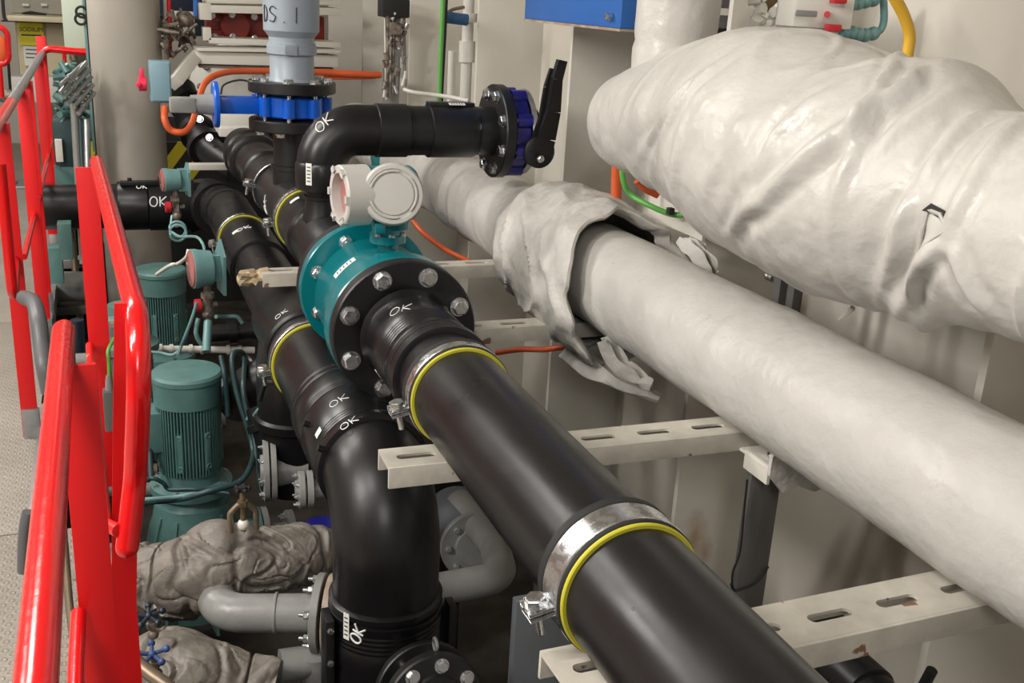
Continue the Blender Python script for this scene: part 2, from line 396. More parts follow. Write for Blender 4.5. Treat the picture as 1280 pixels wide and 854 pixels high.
def sticker(root, pix, p0, ax, r, wl, wc, m=paper, name='label_sticker', lines=True):
    """curved label: wl along the axis, wc around it"""
    a = V(ax).normalized(); p0 = V(p0); hit = ray_cyl(pix[0], pix[1], p0, a, r)
    t0 = (hit - p0).dot(a); n = (hit - p0 - a * t0).normalized(); s = a.cross(n)
    def patch(t1, t2, c1, c2, rr, mm, nm, par):
        mb = MB(); N = 6; rows = []
        for i in range(N + 1):
            ph = (c1 + (c2 - c1) * i / N) / r; d = n * cos(ph) + s * sin(ph)
            rows.append([mb.bm.verts.new(p0 + a * (t0 + t) + d * q) for t, q in ((t1, rr), (t2, rr), (t2, rr - 0.0008), (t1, rr - 0.0008))])
        for A, B in zip(rows, rows[1:]):
            for k in range(4): mb.bm.faces.new((A[k], A[(k + 1) % 4], B[(k + 1) % 4], B[k]))
        mb.bm.faces.new(rows[0]); mb.bm.faces.new(rows[-1][::-1])
        return mb.make(nm, mm, par)
    o = patch(-wl / 2, wl / 2, -wc / 2, wc / 2, r + 0.0012, m, name, root)
    if lines:
        mb = MB(); big = wl > wc
        for k in range(5):
            f_ = -0.32 + 0.16 * k
            if big:
                d = n * cos(0) + s * 0
                c = p0 + a * (t0 + f_ * wl) + n * (r + 0.0014)
                mb.box(c, (wl * 0.05, wc * 0.6, 0.0006), rot=Matrix((a, s, n)).transposed())
            else:
                ph = f_ * wc / r; d = n * cos(ph) + s * sin(ph)
                mb.box(p0 + a * t0 + d * (r + 0.0014), (wl * 0.6, wc * 0.05, 0.0006), rot=Matrix((a, d.cross(a) * -1, d)).transposed())
        mb.make('printed_lines', inkd, o)
    return o
YA = V((0, 1, 0)); XA = V((1, 0, 0)); ZA = V((0, 0, 1))

# ================================================================== the setting
ZF = -1.66                        # walkway level
struct(MB().box((-0.5, 4.2, -2.75), (5.8, 15, 0.1)).make('floor', bilge))
wallm = add_spots(cream, [(tuple(P(872, 668, X=2.05)), (0.10, 0.07, 0.17), 0.85)], (0.34, 0.20, 0.07))
struct(MB().box((2.10, 4.2, -0.7), (0.08, 15, 4.2)).make('wall_right', wallm))
struct(MB().box((-3.25, 4.2, -0.7), (0.08, 15, 4.2)).make('wall_left', cream))
struct(MB().box((-0.5, 11.7, -0.7), (5.8, 0.08, 4.2)).make('wall_back', cream))
struct(MB().box((-0.5, 4.2, 1.38), (5.8, 15, 0.08)).make('ceiling', cream))
for Yf in (0.45, 1.58, 2.73, 3.84, 4.96, 6.18, 7.38, 8.55, 9.75):
    struct(MB().box((1.89, Yf, -0.7), (0.34, 0.022, 4.16), ch=0.002).make('trim_1', creamtrim))
# horizontal stringer high on the side wall
struct(MB().box((2.0, 0.6, 0.02), (0.14, 2.0, 0.02)).make('trim_2', creamtrim))
fl = struct(MB().box((-1.65, 4.2, ZF - 0.045), (2.4, 14, 0.03)).make('floor', dark))
def fplate(x0, x1, y0, y1):
    MB().box(((x0 + x1) / 2, (y0 + y1) / 2, ZF - 0.008), (x1 - x0 - 0.008, y1 - y0 - 0.008, 0.016), ch=0.002).make('floor_plate', plate, fl)
fplate(-1.4, -0.13, -1.0, 3.2); fplate(-1.4, -0.30, 3.2, 5.45); fplate(-1.4, -0.36, 5.45, 7.6); fplate(-1.4, -0.30, 7.6, 11.6)
fplate(-2.8, -1.4, -1.0, 3.2); fplate(-2.8, -1.4, 3.2, 7.6); fplate(-2.8, -1.4, 7.6, 11.6)
# steel angle that edges the walkway
o = MB().box((-0.285, 3.75, ZF - 0.03), (0.05, 1.1, 0.06)).box((-0.33, 6.5, ZF - 0.05), (0.06, 2.2, 0.10)).make('edge_angle', galv, fl)
hp = P(15, 232, Z=ZF)             # recessed lifting handle across the plate
b_ = MB().box((hp.x, hp.y, ZF + 0.012), (0.62, 0.34, 0.02), ch=0.004).make('hatch_strip', galv, fl)
MB().torus((hp.x - 0.02, hp.y, ZF + 0.03), (0, 0, 1), 0.06, 0.008, 20, 6).make('lifting_ring', galv, fl)

# ================================================================== main black pipe (nearest run)
MX, MZ, MR = 0.724, -0.873, 0.1125
def mp(y): return V((MX, y, MZ))
t = thing('pipeline', 'thick glossy black plastic pipe running from bottom right up to the bolted flange', 'pipe', mp(1.4), 'thick black plastic pipelines')
MB().lathe(mp(0.55), YA, [(0, MR), (1.80, MR)], 64).make('pipe', black, t, label='long smooth black pipe length')
c_ = MB(); pr_ = [(0, .1125), (.004, .122), (.02, .1235), (.022, .1205), (.028, .1205), (.03, .1225)]
for k in range(5): pr_ += [(.05 + k * .014, .1225), (.053 + k * .014, .1205), (.057 + k * .014, .1205), (.060 + k * .014, .1225)]
pr_ += [(.19, .1225), (.195, .120), (.26, .120), (.28, .13)]
c_.lathe(mp(2.27), YA, pr_, 72).make('coupling', black, t, label='ribbed coupling sleeve')
MB().lathe(mp(2.225), YA, [(0, .1125), (.004, .126), (.03, .128), (.036, .1125)], 72).make('weld_bead', black, t)
MB().ring(mp(2.575), YA, 0, 0.045, 0.122, 0.198, 72, 0.004).make('flange', black2, t, label='flat black backing flange')
bolt_circle(t, mp(2.574), -YA, 0.163, 8, BOLT, ph=radians(21), scale=1.25)
marking(t, 'OK', (502, 386), mp(0), YA, .1228, P(496, 350, X=.724) - P(510, 420, X=.724), 0.026, 0.0009)
sticker(t, (468, 470), mp(0), YA, .1228, 0.02, 0.02, name='label_sticker', lines=False)

def clamp(y, px, pz, r, label, aang, rot=0, tail=True, ax=None, ln=0.05, yc=True):
    """two half bands with rubber lining; ear with bolt at angle aang in the XZ plane (degrees from -X towards -Z)"""
    c = V((px, y, pz)); t = thing('pipe_clamp', label, 'clamp', c, None)
    MB().ring(c, YA, -ln / 2 + 0.010, ln / 2 - 0.013, r + 0.002, r + 0.011, 72, 0.002).make('steel_band', zinc, t)
    MB().ring(c, YA, ln / 2 - 0.013, ln / 2 + 0.006, r, r + 0.012, 72, 0.002).make('rubber_edge', rubber, t)
    MB().ring(c, YA, -ln / 2, -ln / 2 + 0.010, r, r + 0.010, 72, 0.002).make('rubber_edge', rubber, t)
    if yc: MB().ring(c, YA, -ln / 2 - 0.007, -ln / 2 + 0.001, r, r + 0.0075, 72, 0.002).make('yellow_lining', yellow, t, label='yellow rubber lining rim')
    d = V((-cos(radians(aang)), 0, -sin(radians(aang)))); n = V((-d.z, 0, d.x)) * -1
    if n.z < 0: n = -n
    e = c + d * (r + 0.008)
    MB().box(e + d * 0.018 + n * 0.006, (0.048, 0.042, 0.005), rot=Matrix((d, YA, n)).transposed(), ch=0.001).box(e + d * 0.018 - n * 0.004, (0.048, 0.042, 0.005), rot=Matrix((d, YA, n)).transposed(), ch=0.001).make('ear', zinc, t)
    p = e + d * 0.024 + n * 0.009
    inst(BOLT, 'bolt', p, n.to_track_quat('Z', 'Y'), t, 1.0)
    MB().cyl(p - n * 0.015, p - n * 0.055, 0.007, 12).make('stud', zinc, t)
    return t
clamp(1.285, MX, MZ, MR, 'wide steel pipe clamp with yellow lining, nearest one on the big black pipe', 12, ln=0.075)
clamp(2.12, MX, MZ, MR, 'steel clamp with yellow lining just below the bolted black flange', 12, ln=0.05)

# ================================================================== flow meter
t = thing('flow_meter', 'teal bolted flow meter with grey round transmitter head on its neck', 'flow meter', mp(2.85))
MB().ring(mp(2.62), YA, 0, 0.065, 0.09, 0.199, 72, 0.004).make('flange', teal, t)
MB().ring(mp(3.02), YA, 0, 0.035, 0.09, 0.203, 72, 0.003).make('flange', teal, t)
MB().lathe(mp(2.68), YA, [(0, .165), (.03, .172), (.28, .172), (.31, .15), (.345, .13)], 64).make('meter_body', teal, t)
bolt_circle(t, mp(3.019), -YA, 0.163, 8, NUT, ph=radians(21), scale=1.1, name='nut')
o = sticker(t, (430, 334), mp(0), YA, .1995, 0.03, 0.075, m=paper, name='name_plate')
q = P(490, 320, Y=2.70)
NK = V((0.745, 2.86, -0.71))
MB().lathe(NK + V((0, 0, -.03)), ZA, [(0, .034), (.02, .03), (.05, .03), (.052, .052), (.075, .052), (.077, .045), (.10, .045)], 36).make('neck', teal, t)
for s1, s2 in ((.036, -.03), (-.036, -.03), (.0, -.046)): inst(SBOLT, 'bolt', NK + V((s1, s2, .045)), Quaternion(), t, .8)
HC = V((0.742, 2.84, -0.545))    # transmitter housing centre
dA = V((-0.985, -0.12, 0.0)).normalized(); dB = V((-0.13, -0.96, 0.16)).normalized()
MB().lathe(HC + dA * -0.07, dA, [(0, .07), (.01, .078), (.12, .079), (.135, .076)], 48).make('transmitter_housing', teal, t)
MB().lathe(HC + dB * -0.06, dB, [(0, .06), (.01, .074), (.10, .077), (.13, .077)], 48).make('transmitter_housing', teal, t)
MB().lathe(HC + dA * -0.02 - dB * 0.01, (0, 0, -1), [(0, .05), (.10, .042)], 30).make('housing_stem', teal, t)
ca = MB().ring(HC, dA, 0.066, 0.148, 0.062, 0.084, 48, 0.004)
ca.make('display_cap', capg, t, label='light grey side cap with window')
MB().lathe(HC + dA * 0.11, dA, [(0, .063), (.012, .063)], 40).make('display_glass', gaugef, t)
for k in range(6):
    a = 2 * pi * k / 6; u, v = frame(dA)
    MB().box(HC + dA * 0.148 + (u * cos(a) + v * sin(a)) * 0.076, (0.02, 0.014, 0.012), rot=Matrix((u * -sin(a) + v * cos(a), u * cos(a) + v * sin(a), dA)).transposed(), ch=.002).make('cap_lug', capg, t)
cb = MB().lathe(HC + dB * 0.062, dB, [(0, .083), (.002, .085), (.028, .085), (.036, .080), (.0365, .070), (.033, .068), (.033, .058), (.037, .056), (.038, .0)], 56, cap=False)
cb.make('blind_cap', capg, t, label='light grey blind cap facing the viewer')
for a0 in (0.3, 2.4, 4.5):
    MB().torus(HC + dB * 0.099, dB, 0.064, 0.0035, 20, 6, a0, a0 + 1.5).make('cap_rib', capg, t)
q = HC + dA * 0.04 + V((0.0, 0, -0.075))
MB().box(q + V((-.0, -.05, -.01)), (0.03, 0.02, 0.03), ch=.003).make('sensor_plate', teal, t)

# ================================================================== far run of the main line
t = thing('pipeline', 'black tee and pipe run behind the teal flow meter going up to back left', 'pipe', mp(4.0), 'thick black plastic pipelines')
MB().ring(mp(3.057), YA, 0, 0.04, 0.10, 0.203, 72, 0.004).make('flange', black2, t)
pr_ = [(0, .14), (.03, .13)]
for k in range(6): pr_ += [(.06 + k * .02, .127), (.064 + k * .02, .124), (.070 + k * .02, .124), (.074 + k * .02, .127)]
pr_ += [(.40, .127), (.41, .118), (.62, .118), (.63, .128), (.72, .128), (.725, .118)]
MB().lathe(mp(3.09), YA, pr_, 64).make('tee', black, t)
MB().lathe(mp(3.8), YA, [(0, .1125), (0.0, .12), (.3, .122), (.305, .1125), (1.6, .1125)], 64).make('pipe', black, t)
MB().lathe(mp(5.0), YA, [(0, .113), (.01, .124), (.10, .124), (.11, .113)], 48).make('coupling', black, t)
MB().lathe(mp(5.45), YA, [(0, .115), (.01, .135), (.10, .138), (.12, .125), (.14, .145), (.20, .145), (.21, .11), (.5, .11)], 48).make('coupling', black, t)
marking(t, 'OK', (331, 256), mp(0), YA, .1135, V((0, 1, .3)), 0.035, 0.0018)
sticker(t, (368, 250), mp(0), YA, .1225, 0.03, 0.04, lines=False)
clamp(4.03, MX, MZ, .120, 'steel clamp with yellow lining on the black run behind the flow meter', 5, ln=0.05)
t = clamp(4.68, MX, MZ, MR, 'small dark clamp on far black pipe beside the grey gauge column', -10, ln=0.04, yc=False)

# upper branch: neck, riser, elbow, horizontal arm, flange
BY = 3.62; bx, bz = 0.705, -0.47
t = thing('branch_pipe', 'black branch pipe rising and bending right to a bolted flange, marked OK', 'pipe', (bx, BY, MZ))
MB().lathe((bx, BY, MZ + .09), ZA, [(0, .072), (.05, .06), (.075, .058), (.077, .066), (.088, .066), (.09, .058), (.10, .058), (.102, .066), (.112, .066), (.115, .085), (.13, .09), (.16, .09)], 40).make('saddle_neck', black, t)
path = fillet([(bx, BY, MZ + .24), (bx, BY, bz), (1.02, BY, bz)], 0.12, 14)
MB().tube(resample(path, .03), .088, 48).make('elbow', black, t)
MB().lathe((bx, BY, MZ + .20), ZA, [(0, .09), (.01, .093), (.085, .093), (.095, .088)], 48).make('coupling', black, t)
MB().lathe((0.89, BY, bz), XA, [(0, .088), (.003, .093), (.11, .093), (.113, .0865), (.6, .0865)], 48).make('pipe', black2, t)
MB().lathe((1.08, BY, bz), XA, [(0, .087), (.003, .0945), (.165, .0945), (.18, .089)], 48).box((1.165, BY, bz + .093), (0.17, .05, .018), ch=.003).make('coupling', black2, t)
sticker(t, (571, 130), (0, BY, bz + .003), XA, .1, 0.06, 0.022)
MB().ring((1.325, BY, bz), XA, 0, 0.04, .088, .168, 64, .004).make('flange', black2, t)
bolt_circle(t, (1.325, BY, bz), -XA, 0.138, 8, BOLT, ph=radians(22.5), scale=1.1)
marking(t, 'OK', (405, 153), (bx + .12 - .085, BY, bz - .12 + .085), V((1, 0, 1)), .0885, V((-1, 0.1, 1)), 0.03, 0.002, slant=.1)
sticker(t, (386, 218), (bx, BY, 0), ZA, .0935, 0.075, 0.022)

# butterfly valve with lever on the arm's flange
t = thing('butterfly_valve', 'dark blue wafer valve with long black lever handle against the cream wall', 'valve', (1.41, BY, bz))
MB().ring((1.368, BY, bz), XA, 0, 0.062, .06, .142, 64, .006).make('valve_body', bluev2, t)
for k in range(8):
    a = 2 * pi * (k + .5) / 8
    MB().cyl((1.372, BY + cos(a) * .138, bz + sin(a) * .138), (1.428, BY + cos(a) * .138, bz + sin(a) * .138), .027, 16).make('bolt_lug', bluev2, t)
    MB().cyl((1.362, BY + cos(a) * .142, bz + sin(a) * .142), (1.376, BY + cos(a) * .142, bz + sin(a) * .142), .011, 10).make('bolt', zinc, t)
MB().lathe((1.43, BY, bz), XA, [(0, .15), (.018, .155), (.022, .12), (.022, .0)], 56, cap=False).make('end_plate', galv, t)
h0 = P(674, 190, Y=BY - .16); h1 = P(700, 75, Y=BY - .20)
MB().lathe(h0 + V((0.0, .16, .0)), -YA, [(0, .05), (.12, .05), (.13, .058), (.165, .058), (.17, .05)], 32).make('lever_hub', black2, t)
hd = (h1 - h0)
pts = [h0 + V((.0, -.02, -.01)), h0 + hd * .15 + V((.01, -.02, 0)), h0 + hd * .45 + V((.01, -.03, 0)), h0 + hd * .8 + V((-.004, -.03, 0)), h1 + V((0, -.03, 0))]
def bar(mb, pts, ws, th):
    for (a, b, w0, w1) in zip(pts, pts[1:], ws, ws[1:]):
        ax = (b - a).normalized(); s = ax.cross(YA).normalized()
        mb.prism([a - s * w0, a + s * w0, b + s * w1, b - s * w1], V((0, th, 0)))
    return mb
bar(MB(), pts, (.042, .034, .025, .018, .016), .026).make('lever', black2, t)
bar(MB(), [p + V((-.022, .03, -.03)) for p in pts[1:]], (.028, .02, .013, .01), .016).make('trigger_grip', black2, t)
inst(SBOLT, 'bolt', h0 + V((-.008, -.035, -.02)), (-YA).to_track_quat('Z', 'Y'), t, 1)

# ================================================================== riser with grey pipe
RY = 4.36; rx = 0.728
t = thing('riser_pipe', 'grey plastic vertical pipe marked DS.1 standing on a black flange', 'pipe', (rx, RY, -.42))
MB().lathe((rx, RY, -.375), ZA, [(0, .10), (.02, .088), (.12, .088), (.122, .095), (.155, .095), (.157, .09), (.175, .09), (.20, .11), (.42, .112), (.425, .106), (.9, .106)], 48).make('pipe', pvc, t)
MB().ring((rx, RY, -.31 + .045), ZA, 0, .035, .09, .099, 48).make('band_clip', pvc, t)
MB().box((rx - .02, RY - .1, -.245), (.05, .012, .04), ch=.003).make('clip_buckle', pvc, t)
MB().ring((rx, RY, -.415), ZA, 0, .045, .08, .175, 56, .004).make('flange', black2, t)
bolt_circle(t, (rx, RY, -.37), ZA, .14, 8, BOLT, ph=radians(15), scale=1.1)
marking(t, 'DS.1', (349, 18), (rx, RY, 0), ZA, .1125, ZA, .042, .0022, inkd)
t = thing('wafer_valve', 'bright blue valve clamped between two black flanges under grey riser', 'valve', (rx, RY, -.53))
MB().ring((rx, RY, -.51), ZA, 0, .085, .07, .13, 56, .006).make('valve_body', bluev, t)
for k in range(8):
    a = radians(15) + 2 * pi * k / 8; u, v = frame(ZA); d = u * cos(a) + v * sin(a)
    MB().cyl(V((rx, RY, -.505)) + d * .135, V((rx, RY, -.43)) + d * .135, .026, 14).make('bolt_lug', bluev, t)
    MB().cyl(V((rx, RY, -.56)) + d * .14, V((rx, RY, -.37)) + d * .14, .009, 10).make('tie_bolt', zinc, t)
g = P(312, 124, Y=RY - .02)
MB().box((rx - .20, RY - .01, -.468), (.20, .075, .065), ch=.006).make('valve_neck', bluev, t)
MB().lathe((rx - .315, RY - .01, -.468), XA, [(0, .085), (.006, .09), (.02, .09), (.024, .05)], 40).make('mounting_flange', bluev, t)
MB().cyl((rx - .40, RY - .01, -.468), (rx - .315, RY - .01, -.468), .035, 20, r2=.042).box((rx - .43, RY - .02, -.47), (.10, .06, .06), ch=.012).make('actuator', greyp, t)
t = thing('flanged_spool', 'short black vertical pipe with flange below the bright blue valve', 'pipe', (rx, RY, MZ + .1))
MB().ring((rx, RY, -.565), ZA, 0, .045, .08, .175, 56, .004).make('flange', black2, t)
MB().lathe((rx, RY, MZ + .085), ZA, [(0, .085), (.06, .085), (.062, .09), (.08, .09), (.082, .08), (.225, .08)], 40).make('pipe', darkpl, t)
bolt_circle(t, (rx, RY, -.567), -ZA, .14, 8, SBOLT, ph=radians(15), scale=1.5)

# ================================================================== second black pipeline, lower left
SX, SZ, SR = 0.607, -1.19, 0.128
def sp(y): return V((SX, y, SZ))
t = thing('pipeline', 'lower black pipeline left of the main one, its elbow turning straight down', 'pipe', sp(3.0), 'thick black plastic pipelines')
DY = 2.29
path = fillet([sp(2.60), sp(DY), (SX, DY, -1.52)], 0.165, 18)
MB().tube(resample(path, .03), .136, 64).make('elbow', black, t)
def ribs(y0, n, r): 
    out = []
    for k in range(n): out += [(y0 + k * .013, r), (y0 + k * .013 + .003, r - .002), (y0 + k * .013 + .007, r - .002), (y0 + k * .013 + .01, r)]
    return out
MB().lathe(sp(2.43), YA, [(0, .136), (.003, .148), (.02, .149)] + ribs(.04, 4, .149) + [(.22, .149)] + ribs(.24, 3, .149) + [(.36, .149), (.38, .138)], 72).make('coupling', black, t)
MB().lathe(sp(2.79), YA, [(0, .136), (.012, .150), (.03, .150), (.04, .136), (.05, .148), (.06, .148), (.07, .137), (.60, .137)], 64).make('pipe', black, t)
MB().lathe(sp(3.36), YA, [(0, .128), (.0, .141), (.012, .150), (.03, .150), (.04, .135), (.08, .132), (.42, .138), (.44, .128), (.445, .118), (1.3, .118)], 64).make('pipe', black, t)
MB().lathe(sp(4.50), YA, [(0, .118), (.003, .132), (.42, .132), (.422, .118)], 56).make('coupling', black, t)
MB().lathe(sp(4.9), YA, [(0, .12), (.9, .12)], 48).make('pipe', darkpl, t)
MB().lathe((SX - .01, 3.62, SZ - .02), -ZA, [(0, .12), (.10, .135), (.30, .135), (.31, .145), (.34, .145), (.35, .13), (.60, .13)], 48).make('tee_branch', black, t)
marking(t, 'OK', (424, 500), sp(0), YA, .1495, V((-.2, 1, 0)), .024, .0011)
marking(t, 'OK', (437, 528), sp(0), YA, .1495, V((-.2, 1, 0)), .022, .0012)
marking(t, 'OK', (352, 392), sp(0), YA, .139, V((-.2, 1, 0)), .022, .0012)
sticker(t, (398, 541), sp(0), YA, .1495, .026, .026, lines=False)
for (x, y) in ((386, 531), (404, 562)):
    h = ray_cyl(x, y, sp(0), YA, .149); MB().cyl(h, h + (h - sp(h.y)).normalized() * .016, .009, 14).make('terminal', black2, t)
sticker(t, (294, 290), sp(0), YA, .1325, .04, .03, lines=False)
marking(t, 'OK', (305, 285), sp(0), YA, .1325, V((-.2, 1, 0)), .03, .002)
clamp(3.27, SX, SZ, .137, 'clamp with yellow lining and small bolt on lower black pipeline', 8, ln=.045)
clamp(5.08, SX, SZ, .119, 'yellow lined clamp furthest back on lower black pipeline', 8, ln=.045)
# drop pipe
t = thing('drop_pipe', 'black vertical coupling box marked OK below the big black elbow', 'pipe', (SX, DY, -1.9))
MB().lathe((SX, DY, -1.47), -ZA, [(0, .136), (.006, .147), (.02, .147), (.022, .141), (.03, .141), (.032, .148)] + ribs(.05, 5, .148) + [(.15, .148), (.44, .148)] + ribs(.45, 3, .148) + [(.52, .148), (.53, .136), (.95, .136)], 64).make('coupling', black, t)
u_ = V((-0.8, -0.6, 0)).normalized()
fx = V((SX, DY, -1.70)) + V((-.150, -.012, 0))
MB().box(fx + V((-.008, -.02, .0)), (.022, .07, .40), ch=.003).make('terminal_rail', black2, t)
for dz in (-.17, -.05, .08, .175): inst(SBOLT, 'bolt', fx + V((-.008, -.056, dz)), (-YA).to_track_quat('Z', 'Y'), t, .7)
MB().box(fx + V((.318, -.02, .0)), (.022, .05, .36), ch=.003).make('terminal_rail', black2, t)
sticker(t, (433, 783), (SX, DY, 0), ZA, .1487, .075, .018)
marking(t, 'OK', (447, 792), (SX, DY, 0), ZA, .1487, V((-1, 0, .25)), .022, .0024)
# flanged branch at the bottom
fe = P(546, 884, Y=1.95); fb_ = P(528, 862, Y=2.06); fd = (fe - fb_).normalized(); c0 = fe - fd * .355
t = thing('flanged_branch', 'small black nozzle with two round bolted flanges at the bottom edge', 'flange', c0 + fd * .25)
MB().lathe(c0 + fd * .10, fd, [(.04, .085), (.06, .082), (.065, .09), (.08, .09), (.085, .078), (.11, .078), (.12, .07), (.17, .07)], 40).make('nozzle', black, t)
MB().ring(c0, fd, .245, .27, .06, .125, 56, .003).make('flange', black2, t)
MB().lathe(c0, fd, [(.315, .118), (.319, .122), (.345, .122), (.349, .118), (.349, .075), (.355, .07), (.355, .0)], 56, cap=False).make('blank_flange', black2, t)
u, v = frame(fd)
for k in range(8):
    a = 2 * pi * k / 8 + .2; d = u * cos(a) + v * sin(a)
    MB().cyl(c0 + fd * .27 + d * .098, c0 + fd * .32 + d * .098, .0085, 12).make('stud', zinc, t)
bolt_circle(t, c0 + fd * .349, fd, .096, 8, BOLT, ph=.2, scale=.85)
MB().torus(c0 + fd * .27 + V((.02, 0, .135)), XA, .016, .004, 16, 6).make('lifting_eye', galv, t)
marking(t, 'OK', (523, 797), c0, fd, .0905, V((0, 0, 1)), .018, .0016)
# ================================================================== support beams
def beam(Y, X0, X1, Zt, w, label, h=0.05, slot0=0.02, ang=0):
    t = thing('support_beam', label, 'beam', ((X0 + X1) / 2, Y, Zt), 'cream slotted channel beams')
    R = Matrix.Rotation(radians(ang), 3, 'Z'); L = X1 - X0; c = V((X0, Y, Zt))
    mb = MB(); bm = mb.bm; cell = .15; n = int(L / cell); th = .006; wi = w - .0155
    def tr(x, y, z): return c + R @ V((x, y, z))
    for i in range(n):
        x0 = i * cell; x1 = (i + 1) * cell if i < n - 1 else L; xm = x0 + cell / 2; K = 20
        inner = []; outer = []
        for k in range(K):
            a = 2 * pi * (k + .5) / K; ca, sa = cos(a), sin(a)
            ix = (.033 if ca > 0 else -.033) + .012 * ca; iy = .012 * sa
            hx = cell / 2; hy = wi / 2; s = min(hx / max(abs(ca), 1e-6), hy / max(abs(sa), 1e-6))
            ox, oy = ca * s, sa * s
            inner.append((xm + ix, iy)); outer.append((min(max(xm + ox, x0), x1) , oy))
        # snap the four nearest to the corners
        for cx, cy in ((x0, -wi / 2), (x1, -wi / 2), (x0, wi / 2), (x1, wi / 2)):
            j = min(range(K), key=lambda q: (outer[q][0] - cx) ** 2 + (outer[q][1] - cy) ** 2); outer[j] = (cx, cy)
        it = [bm.verts.new(tr(x, y, 0)) for x, y in inner]; ib = [bm.verts.new(tr(x, y, -th)) for x, y in inner]
        ot = [bm.verts.new(tr(x, y, 0)) for x, y in outer]; ob = [bm.verts.new(tr(x, y, -th)) for x, y in outer]
        for k in range(K):
            k2 = (k + 1) % K
            bm.faces.new((it[k], it[k2], ot[k2], ot[k])); bm.faces.new((ib[k], ob[k], ob[k2], ib[k2])); bm.faces.new((it[k], ib[k], ib[k2], it[k2]))
            bm.faces.new((ot[k], ot[k2], ob[k2], ob[k]))
    mb.make('slotted_top', beamp, t)
    for s in (-1, 1):
        MB().box(tr(L / 2, s * (w / 2 - .004), -h / 2), (L, .008, h), rot=R, ch=.0015).make('side_flange', beamp, t)
    return t
beam(1.235, .60, 1.62, -.99, .125, 'slotted cream beam under the pipes, nearest one at the bottom', ang=1.5)
beam(2.06, .535, 1.72, -.99, .105, 'slotted cream beam with chipped end over the black elbow', ang=-1)
beam(2.95, .66, 1.72, -.99, .085, 'slotted cream beam under the torn white lagging flap')
beam(3.72, .50, 1.72, -.99, .085, 'slotted cream beam beside the tan taped bracket near the flow meter')
# tan taped beam end
mb = MB(); c = P(318, 345, Y=3.72)
mb.ball(c, .035, 1.5, 1, .8, 3)
for q in mb.bm.verts: q.co += (q.co - c).normalized() * (noise.noise(q.co * 40) * .035)
tag(mb.make('tape_wrap', tape, smooth=10), 'crumpled tan tape wrapped around beam end over black pipe', 'tape')

# ================================================================== white lagged pipe
WX, WZ, WR = 1.47, -.83, .158
def wob(sc_, amp, fold=0.0, fs=(2, 8, 2)):
    def f(q, d, L):
        n = noise.noise(q * sc_) * amp + noise.noise(q * sc_ * 3.1) * amp * .35
        if fold:
            m = noise.noise(V((q.x * fs[0], q.y * fs[1], q.z * fs[2])) + V((0, noise.noise(q * 3) * 2, 0)))
            n += fold * (1 - min(abs(m) * 5, 1))
        return n
    return f
t = thing('insulated_pipe', 'long straight white lagged pipe running diagonally below the bulky one', 'pipe', (WX, 2.2, WZ))
def wd(q, d, L):
    n = noise.noise(q * 4) * .005 + noise.noise(q * 13) * .0018
    if q.y > 3.6: n += .006 * max(0, 1 - abs(noise.noise(V((q.x * 3, q.y * 9, q.z * 3)))) * 4)
    for yc, am in ((4.05, .010), (2.0, .004), (4.2, .008)):
        n += am * math.exp(-((q.y - yc + .1 * noise.noise(q * 6)) / .02) ** 2)
    return n
MB().tube([(WX, y * .02 + .7, WZ) for y in range(0, 290)], WR - .002, 96, disp=wd).make('lagging', lag, t)
MB().lathe((WX, 5.2, WZ), YA, [(0, .16), (.02, .168), (.18, .168), (.2, .16)], 48).make('blue_band', mat('blue_green_band', (0.02, 0.15, 0.22), .4, var=.5, vscale=9, dark=(.03, .2, .12)), t)
# boot collar over a flange
t = thing('canvas_cover', 'baggy white canvas cover with torn flap over white pipe flange', 'cover', (WX, 2.85, WZ))
N = 64; ys = [3.42 - .62 * i / N for i in range(N + 1)]
def crad(y):
    s = (3.42 - y) / .62
    return .165 + .062 * (1 - math.exp(-s * 9)) - .0 * s + (-.010 * max(0, (s - .9) / .1))
def cdisp(q, d, L):
    s = (3.42 - q.y) / .62
    m = noise.noise(V((q.x * 3, q.y * 7, q.z * 3)) + V((0, noise.noise(q * 4) * 1.5, 0)))
    n = .016 * (1 - min(abs(m) * 5, 1)) + noise.noise(q * 5) * .016 + noise.noise(q * 18) * .006 + noise.noise(q * 40) * .0025
    n += .03 * max(0, -d.z) * s        # sags beneath
    return n * min(1, s * 8 + .15)
mb = MB(); bm = mb.bm; rings = []; SEG = 120
for i, y in enumerate(ys):
    s = i / N; ring = []
    for k in range(SEG):
        th = 2 * pi * k / SEG; d = V((cos(th), 0, sin(th)))
        up = max(0, d.z * .6 - d.x * .8)      # rim reaches further toward the viewer on some sides
        yy = y - s ** 2 * (.05 * sin(th * 2 + 1.2) + .06 * noise.noise(d * 2.2) + .10 * max(0, -d.z) + .05 * max(0, -d.x))
        q = V((WX, yy, WZ)) + d * crad(y); q += d * cdisp(V((q.x, y, q.z)), d, 0)
        ring.append(bm.verts.new(q))
    rings.append(ring)
for j in range(1, 5):                         # rolled rim, turning inward
    ring = []
    for k in range(SEG):
        th = 2 * pi * k / SEG; d = V((cos(th), 0, sin(th))); b0 = rings[N][k].co
        ring.append(bm.verts.new(b0 - d * (.008 * j) + V((0, .006 * j * (j - 1.5), 0))))
    rings.append(ring)
for A, B in zip(rings, rings[1:]):
    for k in range(SEG): bm.faces.new((A[k], A[(k + 1) % SEG], B[(k + 1) % SEG], B[k]))
mb.make('cover_cloth', lag2, t)
